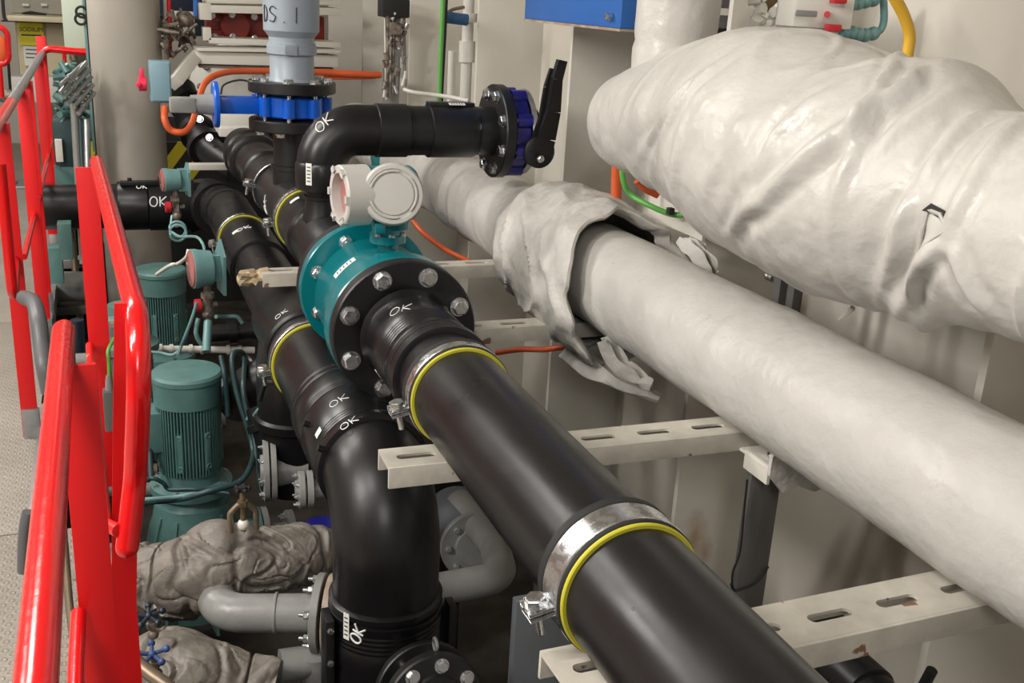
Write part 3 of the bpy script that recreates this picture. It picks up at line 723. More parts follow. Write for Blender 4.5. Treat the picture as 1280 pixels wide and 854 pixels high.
def flap(mb, pts, wdt, th=.004, tw=0.0):
    """crumpled strip along pts"""
    bm = mb.bm; pts = spline(pts, 8); n = len(pts); rows = []
    for i, p in enumerate(pts):
        tg = (pts[min(i + 1, n - 1)] - pts[max(i - 1, 0)]).normalized(); sd = tg.cross(V((0, -.6, .8))).normalized(); nn = tg.cross(sd)
        wv = wdt[0] + (wdt[1] - wdt[0]) * i / (n - 1); row = []
        for j in range(9):
            f_ = j / 8 - .5
            q = p + sd * (f_ * wv) + nn * (.018 * sin(f_ * 14 + i * .12) + .02 * noise.noise(V((f_ * 5, i * .15, tw))))
            row.append(q)
        rows.append([bm.verts.new(q) for q in row] + [bm.verts.new(q - nn * th) for q in row[::-1]])
    for A, B in zip(rows, rows[1:]):
        m_ = len(A)
        for k in range(m_): bm.faces.new((A[k], A[(k + 1) % m_], B[(k + 1) % m_], B[k]))
    bm.faces.new(rows[0]); bm.faces.new(rows[-1][::-1]); return mb
flap(MB(), [P(728, 445, Y=2.95), P(755, 462, Y=2.72), P(785, 478, Y=2.62), P(824, 499, Y=2.55)], (.16, .03)).make('torn_flap', lag2, t)
flap(MB(), [P(760, 420, Y=2.62), P(775, 452, Y=2.6), P(800, 472, Y=2.56), P(815, 484, Y=2.52)], (.08, .02), tw=3).make('torn_flap', lag2, t)
flap(MB(), [P(858, 302, X=1.62), P(872, 312, X=1.62), P(884, 330, X=1.63), P(890, 344, X=1.64)], (.07, .03), tw=5).make('torn_flap', lag2, t)
MB().box(P(772, 349, X=1.40), (.03, .03, .02), ch=.004).make('knot', lag2, t)
# saddle bracket with grey angle post
t = thing('support_post', 'dark grey twin angle post holding a white bracket under lagged pipe', 'post', (1.46, 1.98, -2.0))
pb = P(930, 760, Y=1.98); pt = P(958, 585, Y=1.98); xc = (pb.x + pt.x) / 2
MB().box((xc - .022, 1.98, -1.85), (.045, .02, 1.62), ch=.002).make('angle_bar', graysteel, t)
MB().box((xc + .04, 2.01, -1.85), (.06, .02, 1.62), ch=.002).make('angle_bar', graysteel, t)
bz_ = -1.035
MB().box((xc + .0, 1.95, bz_), (.15, .13, .008), ch=.002).box((xc + .07, 1.88, bz_ - .03), (.13, .006, .06)).box((xc - .07, 1.92, bz_ - .015), (.008, .1, .05)).make('bracket_plate', creamtrim, t)
MB().box((xc + .02, 1.94, bz_ + .03), (.11, .09, .008), ch=.002).make('bracket_plate', creamtrim, t)
inst(SBOLT, 'bolt', (xc - .02, 1.92, bz_ + .006), Quaternion(), t, 1.6)
mb = MB(); mb.ball((xc + .03, 1.92, bz_ + .045), .03, 1.2, 1, .8, 3); 
for q in mb.bm.verts: q.co += (q.co - V((xc, 1.93, bz_))).normalized() * noise.noise(q.co * 50) * .012
mb.make('lagging_lump', lag2, t)
MB().prism([P(x, y, Y=1.86) for x, y in ((985, 548), (1012, 570), (1040, 606), (1018, 615), (998, 608), (978, 616), (962, 596), (966, 572))], V((0, .012, 0))).make('cloth_edge', lag2, t)
c = P(936, 725, Y=1.955)
pts = [P(914, 730, Y=1.95), P(918, 738, Y=1.95), P(930, 735, Y=1.94), P(942, 730, Y=1.94), P(952, 720, Y=1.94), P(960, 708, Y=1.94)]
MB().tube(spline(pts, 4), .004, 8).make('cable_tie', rubber, t)
MB().tube(spline([P(934, 600, Y=1.96), P(930, 640, Y=1.96), P(925, 690, Y=1.95), P(916, 715, Y=1.95), P(915, 738, Y=1.95)], 4), .003, 6).make('wire', rubber, t)
# dark twin bars between the two lagged pipes
t = thing('hanger_bar', 'dark grey hanger bars seen in the gap between the lagged pipes', 'bar', P(985, 380, X=1.72))
for x in (975, 993):
    a = P(x, 370, X=1.70); MB().box((a.x, a.y, a.z), (.03, .03, .5), ch=.002).make('bar', graysteel, t)
a = P(960, 345, X=1.7); MB().cyl(a, a + V((.0, -.03, 0)), .012, 12).make('bolt', zinc, t)

# ================================================================== bulky lagged pipe, upper right
t = thing('insulated_pipe', 'bulky white lagged pipe with wrinkled canvas, upper right', 'pipe', (1.4, 2.0, -.5))
ST = [(776, 184, 783, 112, 1.40), (781, 205, 795, 90, 1.395), (790, 215, 808, 86, 1.39), (812, 229, 845, 76, 1.38), (850, 253, 900, 64, 1.37), (890, 279, 945, 46, 1.36),
      (930, 313, 990, 34, 1.34), (972, 345, 1043, 44, 1.33), (1018, 370, 1086, 68, 1.32), (1060, 388, 1122, 76, 1.32), (1105, 396, 1168, 76, 1.32),
      (1150, 398, 1215, 100, 1.32), (1190, 398, 1255, 130, 1.32), (1225, 408, 1290, 136, 1.32), (1285, 431, 1345, 150, 1.32), (1390, 480, 1440, 190, 1.32), (1520, 540, 1560, 250, 1.32), (1700, 620, 1740, 330, 1.32)]
cs = []; rs = []
for (x0, y0, x1, y1, X) in ST:
    xm, ym = (x0 + x1) / 2, (y0 + y1) / 2; c = P(xm, ym, X=X); cs.append(c)
    rs.append(sqrt((x1 - x0) ** 2 + (y1 - y0) ** 2) / 2 * depth(c) / FPX * .955)
def spl1(v, n=12):
    q = spline([V((a, 0, 0)) for a in v], n); return [p.x for p in q]
cpts = spline(cs, 22); crs = [max(q, .01) for q in spl1(rs, 22)]
rs_ = random.Random(3)
folds = []
for (a, b, am, wd_) in (((905, 300), (1190, 72), .016, .010), ((975, 250), (1150, 80), .010, .02), ((1040, 255), (1135, 60), .014, .008), ((1125, 400), (1190, 300), .016, .009), ((1190, 300), (1280, 145), .014, .010),
                        ((1100, 380), (1150, 230), .008, .012), ((880, 250), (960, 140), .008, .02), ((790, 210), (900, 75), .010, .01), ((820, 190), (925, 60), .012, .008), ((1200, 300), (1250, 400), .012, .012),
                        ((1235, 130), (1150, 240), .012, .010), ((1150, 240), (1110, 390), .012, .01), ((950, 215), (1050, 110), .010, .010), ((960, 240), (915, 300), .012, .012), ((1060, 215), (1215, 100), .007, .010), ((850, 260), (865, 140), .006, .012)):
    folds.append((a, b, am, wd_))
# folds are located on the cloth itself: each pixel pair is dropped on to the surface once, then kept as 3D ridge lines
def near_surface(x, y):
    d = rayd(x, y).normalized(); best = None
    for k in range(60, 600):
        p = d * (k * .01)
        j = min(range(0, len(cpts), 3), key=lambda q: (cpts[q] - p).length_squared - crs[q] ** 2)
        if (cpts[j] - p).length < crs[j]: return p
    return d * 2.3
ridges = []
for a, b, am, wd_ in folds:
    n = 6; pp = []
    for k in range(n + 1):
        f_ = k / n; bow = sin(f_ * pi) * 8
        pp.append(near_surface(a[0] + (b[0] - a[0]) * f_ - bow, a[1] + (b[1] - a[1]) * f_ - bow))
    ridges.append((pp, am, wd_))
def seg_dist(p, a, b):
    ab = b - a; t_ = max(0, min(1, (p - a).dot(ab) / max(ab.length_squared, 1e-9))); return (p - a - ab * t_).length, t_
def bigd(q, d, L):
    n = noise.noise(q * 3.2) * .016 + noise.noise(q * 8) * .006 + noise.noise(q * 25) * .0012
    m = noise.noise(V((q.x * 2.5, q.y * 5, q.z * 2.5)) + V((noise.noise(q * 3) * 1.5, 0, 0)))
    n += .006 * (1 - min(abs(m) * 6, 1))
    for pp, am, wd_ in ridges:
        if (q - pp[3]).length > .5: continue
        dd, kk = min((seg_dist(q, pp[k], pp[k + 1])[0], k + seg_dist(q, pp[k], pp[k + 1])[1]) for k in range(len(pp) - 1))
        f_ = kk / (len(pp) - 1); e = max(0, min(1, 4 * f_, 4 * (1 - f_))) if 0 < f_ < 1 else 0
        wq = (wd_ + .005) * (.9 + .35 * noise.noise(q * 7))
        n += .8 * am * e * (math.exp(-(dd / wq) ** 2) - .6 * math.exp(-((dd - wq * 2.0) / wq) ** 2))
    for bc, br, ba in bulges:
        n += ba * math.exp(-((q - bc).length / br) ** 2) * (1 + .5 * noise.noise(V((q.x * 9, q.y * 22, q.z * 12))))
    return n
bulges = [(near_surface(1150, 388), .085, .035), (near_surface(870, 135), .06, .012), (near_surface(800, 140), .05, .010), (near_surface(1190, 330), .10, .012)]
MB().tube(cpts, crs, 240, disp=bigd).make('lagging', lag, t)
va = P(834, 150, X=1.40); vz = P(835, 60, X=1.40)
def vd(q, d, L): return noise.noise(q * 6) * .004 + noise.noise(q * 20) * .0015 - .006 * math.exp(-((q.z - vz.z - .02) / .015) ** 2)
MB().tube([(va.x, va.y, va.z + k * .02) for k in range(50)], .107, 72, disp=vd).make('upright_lagging', lag, t)
# tear with lacing
c = near_surface(1178, 290)
mb = MB(); 
mb.prism([near_surface(1152, 263) * .986, near_surface(1164, 254) * .986, near_surface(1186, 266) * .986, near_surface(1182, 278) * .986, near_surface(1166, 268) * .986], c.normalized() * -.002)
mb.make('tear', dark, t, label='small dark tear in the canvas')
mb = MB().tube([near_surface(x, y) * .984 for x, y in ((1160, 262), (1152, 290), (1150, 310), (1165, 300), (1184, 288), (1175, 268), (1160, 262))], .0035, 6)
mb.tube([near_surface(x, y) * .984 for x, y in ((1150, 312), (1143, 335), (1138, 352))], .0035, 6).make('lacing', lag2, t)
MB().tube([P(1066, 385, X=1.3), P(1058, 393, X=1.3), P(1048, 400, X=1.3)], [.006, .004, .002], 6).make('canvas_thread', lag2, t)

# ================================================================== railings
def rail_root(label, loc): return thing('safety_railing', label, 'railing', loc, None)
AX, AZ = -.083, -.57
t = rail_root('red safety railing nearest the viewer with thick round handrail', (AX, 1.7, ZF))
a0, a1 = V((AX - .0, .45, AZ)), P(80, 407, Z=AZ)
MB().tube([a0, a1.lerp(a0, .02), a1 + V((0, .012, -.006))], [.0185, .0185, .013], 32).make('handrail', red, t)
fb = P(106, 600, Y=1.66)
MB().box((fb.x + .002, 1.66, (AZ + ZF) / 2 - .01), (.056, .012, AZ - ZF), ch=.001).make('stanchion', redf, t)
q1 = P(95, 829, Y=1.5)
MB().tube([q1 + V((.002, .14, 0)), q1, q1 + V((0, -.6, 0))], .0125, 20).make('mid_rail', red, t)
BZ = -.55
t = rail_root('red railing section bent down into a rounded loop in front of green motors', (0, 2.6, ZF))
b0 = P(121, 203, Z=BZ); b1 = P(170, 392, Z=BZ); b2 = P(159, 684, Y=b1.y - .03); b15 = P(169, 600, Y=b1.y); b3 = P(131, 655, Y=b1.y + .02); b4 = P(112, 432, Y=b0.y)
dn = (b1 - b0).normalized()
path = fillet([b0, P(177, 415, Z=BZ - .01), b15, b2], .12, 10)
MB().tube(resample(path, .03), .0205, 28).ball(b0, .021, sub=3).ball(path[-1], .0205, sub=3).make('handrail', red, t)
MB().tube([b2 + V((-.012, .0, .035)), b3, b4], .0125, 20).ball(b3, .0128, sub=2).ball(b4, .0128, sub=2).make('mid_rail', redc, t, label='thin middle rail with chipped red paint')
fb = P(122, 400, Y=b0.y + .03)
MB().box((fb.x, b0.y + .03, (BZ - .02 + ZF) / 2), (.064, .012, BZ - ZF - .02), ch=.001).make('stanchion', redf, t)
f2a = P(151, 500, Y=b1.y + .05); f2 = P(139, 760, Y=b1.y + .05)
MB().prism([f2a + V((0, 0, .18)), f2a + V((.03, 0, .18)), f2a + V((.03, 0, 0)), f2 + V((.046, 0, 0)), f2 + V((.046, 0, -.5)), f2 + V((-.002, 0, -.5)), f2], V((0, .01, 0))).make('stanchion', redf, t)
CX, CZ = -.33, -.5
t = rail_root('red railing further along the walkway with worn bare steel handrail', (CX, 5, ZF))
MB().tube([(CX, 3.3, CZ), (CX, 4.6, CZ)], .021, 20).make('handrail', red, t)
MB().tube([(CX, 4.55, CZ), (CX, 7.55, CZ)], .0205, 20).make('handrail', galv, t, label='worn bare metal handrail length')
for (x, Y, y) in ((-.324, 3.97, 0), (-.315, 5.1, 0), (-.325, 5.55, 0), (-.33, 6.9, 0), (-.335, 7.55, .1)):
    MB().box((x, Y, (CZ + ZF + y) / 2), (.056, .014, CZ + y - ZF), ch=.001).make('stanchion', redf, t)
    MB().box((x + .005, Y - .01, ZF + .05), (.06, .02, .13), ch=.002).make('stanchion_foot', galv, t)
zm = -1.05
MB().tube(fillet([(CX + .015, 7.5, zm), (CX + .015, 4.3, zm)], .02), .012, 16).make('mid_rail', red, t)
MB().tube(fillet([P(0, 205, Y=3.75), P(17, 382, Y=3.75), P(17, 382, Y=3.75) + V((.0, .25, .12))], .05), .018, 16).make('end_loop', red, t)
MB().tube(fillet([P(48, 75, Y=7.5), P(50, 60, Y=7.5), P(112, 66, Y=7.5)], .08), .022, 16).make('cross_rail', red, t)
MB().tube([P(80, 62, Y=7.5), P(81, 80, Y=7.5)], .012, 10).make('cross_post', red, t)
t = thing('gate_frame', 'small red tubular loop at the far left edge', 'railing', P(5, 60, Y=7))
MB().tube(fillet([P(-20, 33, Y=7), P(9, 34, Y=7), P(11, 80, Y=7), P(-20, 81, Y=7)], .05), .017, 12).make('tube_loop', red, t)
MB().tube([P(0, 82, Y=7), P(3, 122, Y=7), ], .012, 10).make('tube_post', red, t)

# ================================================================== column and switch box
t = MB().lathe((.165, 7.05, -2.7), ZA, [(0, .205), (1.05, .205), (1.07, .21), (4.1, .21)], 56).make('column', colm)
tag(t, 'thick round beige column behind the red rails', 'column')
Yb = 5.6; c = P(200, 101, Y=Yb)
t = thing('switch_box', 'pale blue-grey box with red rotary switch beside beige column', 'switch', c + V((0, 0, -.1)))
a, b = P(184, 76, Y=Yb), P(213, 127, Y=Yb); wdt = b.x - a.x; hgt = a.z - b.z
MB().box((c.x, Yb, c.z), (wdt, .10, hgt), ch=.006).make('enclosure', bluegrey, t)
MB().box((c.x, Yb - .052, c.z), (wdt - .012, .008, hgt - .012), ch=.003).make('lid', bluegrey, t)
k = P(178, 105, Y=Yb - .02)
MB().cyl(k + V((.02, 0, 0)), k + V((-.02, 0, 0)), .034, 20, ch=.004).make('switch_body', pink, t)
MB().box(k + V((.0, -.0, .045)), (.022, .03, .06), ch=.006).box(k + V((-.02, -.02, .0)), (.02, .05, .02), ch=.004).make('switch_handle', pink, t)
MB().box(c + V((0.02, 0, -hgt / 2 - .025)), (.05, .05, .06), ch=.006).make('cable_gland', greyp, t)
# ================================================================== green motors and pumps
def motor(x, y, ztop, label, scale=1.0):
    t = thing('electric_motor', label, 'motor', (x, y, ztop - .5), 'green vertical electric motors')
    r = .128
    MB().lathe((x, y, ztop - .135), ZA, [(0, r + .002), (.095, r + .004), (.10, r + .010), (.118, r + .010), (.128, r + .002), (.134, r - .03), (.135, .0)], 64, cap=False).make('fan_cowl', green, t)
    MB().lathe((x, y, ztop - .43), ZA, [(0, .104), (.30, .104)], 48).make('motor_body', green, t)
    mb = MB()
    for k in range(60):
        a = 2 * pi * k / 60; d = V((cos(a), sin(a), 0)); R = Matrix((d, ZA.cross(d), ZA)).transposed()
        mb.box(V((x, y, ztop - .28)) + d * .112, (.026, .0045, .29), rot=R)
    mb.make('cooling_fins', green, t, kind='stuff')
    for a in (-1.95, -1.05, -2.9, -.2):
        d = V((cos(a), sin(a), 0)); R = Matrix((d, ZA.cross(d), ZA)).transposed()
        for z in (-.25, -.38):
            m2 = MB(); cc = V((x, y, ztop + z)) + d * .126
            m2.torus(cc, d, .010, .004, 12, 6); m2.make('lifting_lug', green, t)
        MB().box(V((x, y, ztop - .315)) + d * .121, (.014, .022, .16), rot=R, ch=.002).make('lug_strip', green, t)
    MB().lathe((x, y, ztop - .52), ZA, [(0, .155), (.004, .162), (.035, .162), (.04, .15), (.05, .12), (.10, .112)], 56).make('base_flange', green, t)
    for k in range(8):
        a = 2 * pi * k / 8 + .3; inst(SBOLT, 'bolt', (x + .145 * cos(a), y + .145 * sin(a), ztop - .482), Quaternion(), t, .9)
    MB().box((x - .155, y + .01, ztop - .24), (.09, .13, .16), ch=.008).box((x - .155, y - .058, ztop - .24), (.095, .008, .165), ch=.003).make('terminal_box', green, t)
    return t
m1 = P(233, 461, Y=4.05); motor(m1.x, 4.05, m1.z, 'green finned electric motor, nearer one with complete round cap in view')
m2_ = P(200, 334, Y=5.72); motor(m2_.x, 5.72, m2_.z, 'green finned electric motor, farther one beside the red faced gauge')
def pump(x, y, z, label):
    t = thing('pump', label, 'pump', (x, y, z - .6), 'green pumps under the motors')
    MB().lathe((x, y, z - .08), ZA, [(0, .15), (.02, .135), (.05, .125), (.08, .15)], 48).make('adapter', green, t)
    MB().lathe((x, y, z - .55), ZA, [(0, .20), (.10, .20), (.30, .19), (.38, .175), (.42, .16), (.48, .15)], 48).make('casing', green, t)
    for a in (-2.6, -2.1, -1.4, -.9):
        d = V((cos(a), sin(a), 0)); R = Matrix((d, ZA.cross(d), ZA)).transposed()
        MB().prism([V((x, y, z - .1)) + d * .15, V((x, y, z - .1)) + d * .16, V((x, y, z - .55)) + d * .30, V((x, y, z - .55)) + d * .15], ZA.cross(d) * .012).make('rib', green, t)
    MB().cyl((x, y, z - .30), (x + .26, y - .02, z - .30), .10, 36).make('outlet', green, t)
    MB().ring((x + .24, y - .02, z - .30), XA, 0, .03, .07, .15, 40).make('outlet_flange', green, t)
    bolt_circle(t, (x + .27, y - .02, z - .30), XA, .125, 8, RBOLT, name='nut')
    MB().ring((x + .275, y - .02, z - .30), XA, 0, .025, .05, .148, 40).make('counter_flange', greyp, t)
    MB().cyl((x + .30, y - .02, z - .30), (x + .40, y - .02, z - .30), .07, 28).make('outlet_pipe', greyp, t)
    MB().ring((x + .38, y - .02, z - .30), XA, 0, .03, .06, .12, 36).make('counter_flange', greyp, t)
    bolt_circle(t, (x + .38, y - .02, z - .30), -XA, .10, 8, RBOLT, name='nut')
    return t
pump(m1.x, 4.05, m1.z - .50, 'green pump casing below the nearer motor')
pump(m2_.x, 5.72, m2_.z - .50, 'green pump casing below the farther motor')
# flanges beside the pump
def gflange(px, Y, R, ax, label, n=8):
    c = P(*px, Y=Y); t = thing('pipe_flange', label, 'flange', c); a = V(ax).normalized()
    MB().ring(c, a, -.02, 0.0, R * .5, R, 44).make('flange_ring', greyp, t)
    MB().ring(c, a, .006, .026, R * .5, R, 44).make('flange_ring', greyp, t)
    bolt_circle(t, c - a * .02, -a, R * .82, n, RBOLT, name='nut', scale=.6)
    MB().lathe(c, a, [(-.03, R * .5), (.0, R * .55), (.14, R * .5)], 28).make('pipe_stub', greyp, t)
gflange((336, 588), 3.55, .115, (1, -.1, 0), 'grey bolted flange pair right of nearer green pump')
gflange((381, 612), 3.0, .06, (1, -.1, 0), 'small grey bolted flange just left of big black elbow')
# ------------------------------------------------------------------ gauges
def gauge(px, Y, r, label, gp, sc2=1):
    c = P(*px, Y=Y); t = thing('pressure_gauge', label, 'gauge', c)
    a = V((-1, -.12, .0)).normalized()
    MB().lathe(c, a, [(-.02, r * .86), (.0, r * .9), (.03, r * .95), (.045, r * 1.0), (.06, r * 1.0), (.062, r * .9)], 40).make('gauge_case', greenl, t)
    MB().lathe(c, a, [(.055, r * .94), (.068, r * .92), (.072, r * .8)], 36).make('gauge_glass', gaugef, t)
    u, v = frame(a); bc = c - a * .055; h = r * 1.45
    MB().prism([bc + u * (-.8 * r) - ZA * h * .9, bc + u * (.7 * r) - ZA * h * .9, bc + u * (.95 * r) + ZA * h * .4, bc + ZA * h, bc + u * (-.95 * r) + ZA * h * .5], -a * .012).make('back_plate', greenl, t)
    MB().box(c - a * .04, (.04, .05, .10), rot=Matrix((a, V((0, 0, 1)).cross(a), ZA)).transposed(), ch=.006).make('case_arm', greenl, t)
    z = c - ZA * (r * 1.05)
    mb = MB().cyl(z + ZA * .03, z - ZA * .05, .016, 12).cyl(z - ZA * .02, z - ZA * .045, .028, 6).cyl(z - ZA * .05, z - ZA * .11, .021, 6)
    mb.cyl(z - ZA * .075 + a * .03, z - ZA * .075 - a * .04, .012, 10).ball(z - ZA * .12, .026, sub=2).cyl(z - ZA * .12, z - ZA * .18, .015, 10)
    mb.make('needle_valve', mixm, t)
    MB().cyl(z - ZA * .075 + a * .03, z - ZA * .075 + a * .055, .028, 14).make('valve_knob', seal, t)
    return c, t
g1, tg1 = gauge((258, 335), 4.5, .085, 'larger pressure gauge with reddish face on pale green back plate', None)
g2, tg2 = gauge((219, 225), 5.6, .062, 'smaller pale green gauge seen edge on beside OK marked pipe', None)
t = thing('capillary_tube', 'coiled pale green capillary tube between the two gauges', 'tube', P(225, 280, Y=5.3))
cc = P(222, 285, Y=5.1); pts = [P(215, 270, Y=5.3), P(213, 285, Y=5.2)]
for k in range(30):
    a = pi + 2 * pi * k / 14; pts.append(cc + V((cos(a) * .036, -.01 * k / 5, -sin(a) * .036 * .95)) + V((.0, 0, -.0007 * k)))
pts += [P(225, 296, Y=4.9), P(245, 296, Y=4.7), P(254, 306, Y=4.6), P(256, 318, Y=4.55)]
MB().tube(spline(pts, 3), .0065, 8).make('coil', greenl, t)
def hose(px, r, m, label, cat='hose', name=None, n=8, grp=None):
    pts = [P(x, y, Y=Y) for x, y, Y in px]
    o = MB().tube(spline(pts, n), r, 10).make(name or cat, m); return tag(o, label, cat, grp)
hose([(180, 628, 3.7), (225, 624, 3.6), (262, 614, 3.55), (300, 602, 3.6), (314, 580, 3.7), (316, 560, 3.8), (308, 530, 3.85), (296, 490, 3.9), (290, 450, 3.95), (296, 440, 4), (306, 446, 4.05), (304, 480, 3.9), (308, 510, 3.85), (318, 545, 3.8), (322, 590, 3.7), (332, 625, 3.6)], .011, dkteal, 'long dark green hose looping beside the nearer motor')
hose([(276, 445, 4.0), (281, 470, 3.95), (284, 500, 3.95), (285, 520, 3.95)], .010, dkteal, 'short dark hose hanging from grey fitting by motor cap')
hose([(178, 604, 3.75), (190, 598, 3.7), (204, 604, 3.7), (212, 612, 3.7), (240, 612, 3.65), (262, 612, 3.65)], .008, dkteal, 'thin dark hose across the green pump top')
hose([(176, 625, 3.62), (215, 622, 3.6), (260, 616, 3.58), (285, 618, 3.6)], .0085, greenl, 'pale green straight tube across the pump adapter', 'tube')
hose([(258, 440, 4.3), (259, 420, 4.35), (260, 402, 4.4)], .018, greenl, 'thick pale green tube below larger gauge valve', 'tube')
hose([(248, 398, 4.42), (245, 415, 4.4), (250, 428, 4.4), (256, 430, 4.4)], .010, greenl, 'short curved pale green tube under larger gauge', 'tube')
hose([(246, 378, 4.4), (240, 398, 4.4), (230, 424, 4.42), (226, 434, 4.45), (222, 445, 4.3)], .007, greenl, 'thin pale tube slanting from gauge to nearer motor cap', 'tube')
hose([(270, 396, 4.45), (283, 396, 4.5), (296, 396, 4.5), (303, 404, 4.5)], .009, greenl, 'small bent pale green tube right of gauge valve', 'tube')
hose([(182, 440, 4.5), (200, 441, 4.45), (215, 444, 4.4), (225, 438, 4.4)], .007, greenl, 'pale thin tube running behind nearer motor cap', 'tube')
hose([(183, 470, 4.2), (185, 520, 4.1), (187, 560, 4.0), (189, 600, 3.9)], .011, dkteal, 'dark green hose standing left of the nearer motor')
hose([(325, 500, 3.4), (332, 480, 3.35), (345, 478, 3.3), (360, 475, 3.3)], .008, rubber, 'black cable curving to the lower pipeline clamp', 'cable')
hose([(310, 524, 3.8), (318, 520, 3.7), (326, 510, 3.6)], .010, greenl, 'pale green hose splitter joint beside black elbows', 'fitting')
hose([(196, 343, 5.0), (206, 336, 4.9), (215, 331, 4.8), (222, 330, 4.8), (233, 322, 4.6), (236, 312, 4.6)], .009, whitep, 'kinked off white conduit reaching larger gauge', 'conduit')
t = thing('conduit', 'off white jointed conduit running across behind the nearer motor', 'conduit', P(250, 436, Y=4.9))
a, b = P(184, 436, Y=4.9), P(318, 438, Y=4.9)
MB().tube(fillet([a + V((-.0, .1, -.12)), a, b], .03), .017, 16).make('tube', whitep, t)
for f_ in (.12, .22, .40, .50, .75, .86): p = a.lerp(b, f_); MB().cyl(p - XA * .008, p + XA * .008, .024, 16).make('joint', whitep, t)
# grounding wires and junction box behind the rails
t = thing('junction_box', 'grey junction box with green wires between the red rails', 'box', P(138, 510, Y=3.4))
a = P(139, 512, Y=3.4); MB().box(a, (.045, .05, .14), ch=.006).make('box_body', graysteel, t)
MB().lathe(a + V((0, 0, .07)), ZA, [(0, .014), (.03, .012), (.05, .008)], 16).make('gland', greyp, t)
hose([(137, 472, 3.4), (136, 452, 3.4), (135, 440, 3.42), (140, 428, 3.45), (148, 418, 3.5)], .006, gcable, 'green and yellow earth wire above grey junction box', 'wire')
c = P(146, 408, Y=3.6); t = thing('terminal_housing', 'pale green cover with tan label between red bars', 'box', c)
MB().box(c, (.055, .06, .06), ch=.008).make('housing', greenl, t); MB().box(c + V((.0, -.032, .015)), (.04, .006, .018)).make('label_plate', tape, t)
hose([(30, 372, 3.2), (42, 378, 3.1), (48, 400, 3.0), (52, 430, 2.95), (56, 460, 2.9), (62, 490, 2.9)], .022, greyhose, 'thick grey hose curving down past walkway edge')
hose([(36, 640, 2.6), (32, 660, 2.6), (30, 690, 2.6), (30, 715, 2.6)], .016, greyhose, 'dark hose behind the nearest red handrail')
hose([(78, 655, 2.3), (82, 700, 2.25), (86, 750, 2.2), (92, 800, 2.15), (100, 860, 2.1)], .009, bronze, 'dull brass strip standing behind nearest handrail', 'strip')
# ------------------------------------------------------------------ grey lagged pipes at the bottom left
def wrinkled(mb, pts, rs, seg=150, a1=.015, a2=.0085, f1=6, seed=0, n=34, straps=()):
    cp = spline(pts, n); cr = spl1(rs, n); T = sum((b - a).length for a, b in zip(cp, cp[1:]))
    def dsp(q, d, L):
        q = q + V((seed, 0, 0)); w_ = V((noise.noise(q * 5), noise.noise(q * 5 + V((7, 0, 0))), noise.noise(q * 5 + V((0, 9, 0))))) * .12
        nn = noise.noise(q * f1) * a1 + noise.noise(q * 14) * .005
        for f_, am in ((7, 1), (13, .55), (22, .15)):
            m = noise.noise((q + w_) * f_ + V((0, 3, f_)))
            nn -= a2 * am * math.exp(-(m / .07) ** 2)
            nn += a2 * .5 * am * math.exp(-((m - .16) / .08) ** 2)
        for sp_ in straps:
            e = (L / T - sp_ - .03 * noise.noise(V((d.x, d.z, sp_)) * 2)) / .012
            nn -= .014 * math.exp(-e * e)
        return nn
    return mb.tube(cp, cr, seg, disp=dsp)
IY = 2.75
t = thing('insulated_pipe', 'dirty grey wrinkled lagged pipe below nearer motor with cable gland clamp on top', 'pipe', P(280, 740, Y=IY))
I0 = [P(105, 722, Y=2.95), P(150, 716, Y=2.9), P(205, 722, Y=2.85), P(250, 716, Y=2.8), P(278, 700, Y=2.8), P(320, 702, Y=2.8), P(362, 698, Y=2.8), P(395, 692, Y=2.82), P(430, 692, Y=2.85)]
wrinkled(MB(), I0, [.085, .09, .115, .125, .12, .11, .098, .085, .05], straps=(.30, .42, .56, .86)).make('lagging', greylag, t)
t = thing('insulated_pipe', 'lower grey lagging bundle in bottom left corner with peeling paint', 'pipe', P(260, 830, Y=2.35))
I1 = [P(165, 850, Y=2.5), P(200, 840, Y=2.45), P(240, 850, Y=2.4), P(300, 862, Y=2.38), P(345, 868, Y=2.35)]
wrinkled(MB(), I1, [.085, .11, .115, .105, .095], seed=9, straps=(.25, .8)).make('lagging', greylag, t)
# grey elbow and flanged pipe
t = thing('steel_pipe', 'grey painted elbow pipe ending in a rusty bolted flange', 'pipe', P(330, 768, Y=2.6))
a, b = P(282, 766, Y=2.62), P(396, 766, Y=2.55)
pth = fillet([a + V((-.02, .35, .02)), a + V((-.015, 0, 0)), b], .09, 12)
MB().tube(resample(pth, .03), .054, 36).make('pipe', greyp, t)
p = P(345, 766, Y=2.58); MB().ring(p, (b - a), -.004, .004, .05, .0575, 36).make('weld_seam', greyp, t)
fa = (b - a).normalized(); fa = V((fa.x, fa.y - .12, fa.z)).normalized()
MB().ring(b, fa, -.002, .02, .045, .112, 44).make('flange', greyp, t)
MB().ring(b, fa, .03, .05, .045, .112, 44).make('flange', rustf, t, label='rusty counter flange')
bolt_circle(t, b - fa * .004, -fa, .092, 8, RBOLT, name='nut', ph=.3)
bolt_circle(t, b + fa * .052, fa, .092, 8, SBOLT, name='nut', ph=.3, scale=.8)
MB().cyl(b + fa * .05, b + fa * .16, .06, 28).make('pipe', greyp, t)
t = thing('steel_pipe', 'grey pipe with welded tee at the bottom, left of OK marked coupling', 'pipe', P(390, 830, Y=2.5))
a, b = P(350, 832, Y=2.5), P(425, 822, Y=2.5)
MB().cyl(a, b, .045, 30).cyl(P(395, 815, Y=2.5), P(402, 900, Y=2.5), .05, 30).make('pipe', greyp, t)
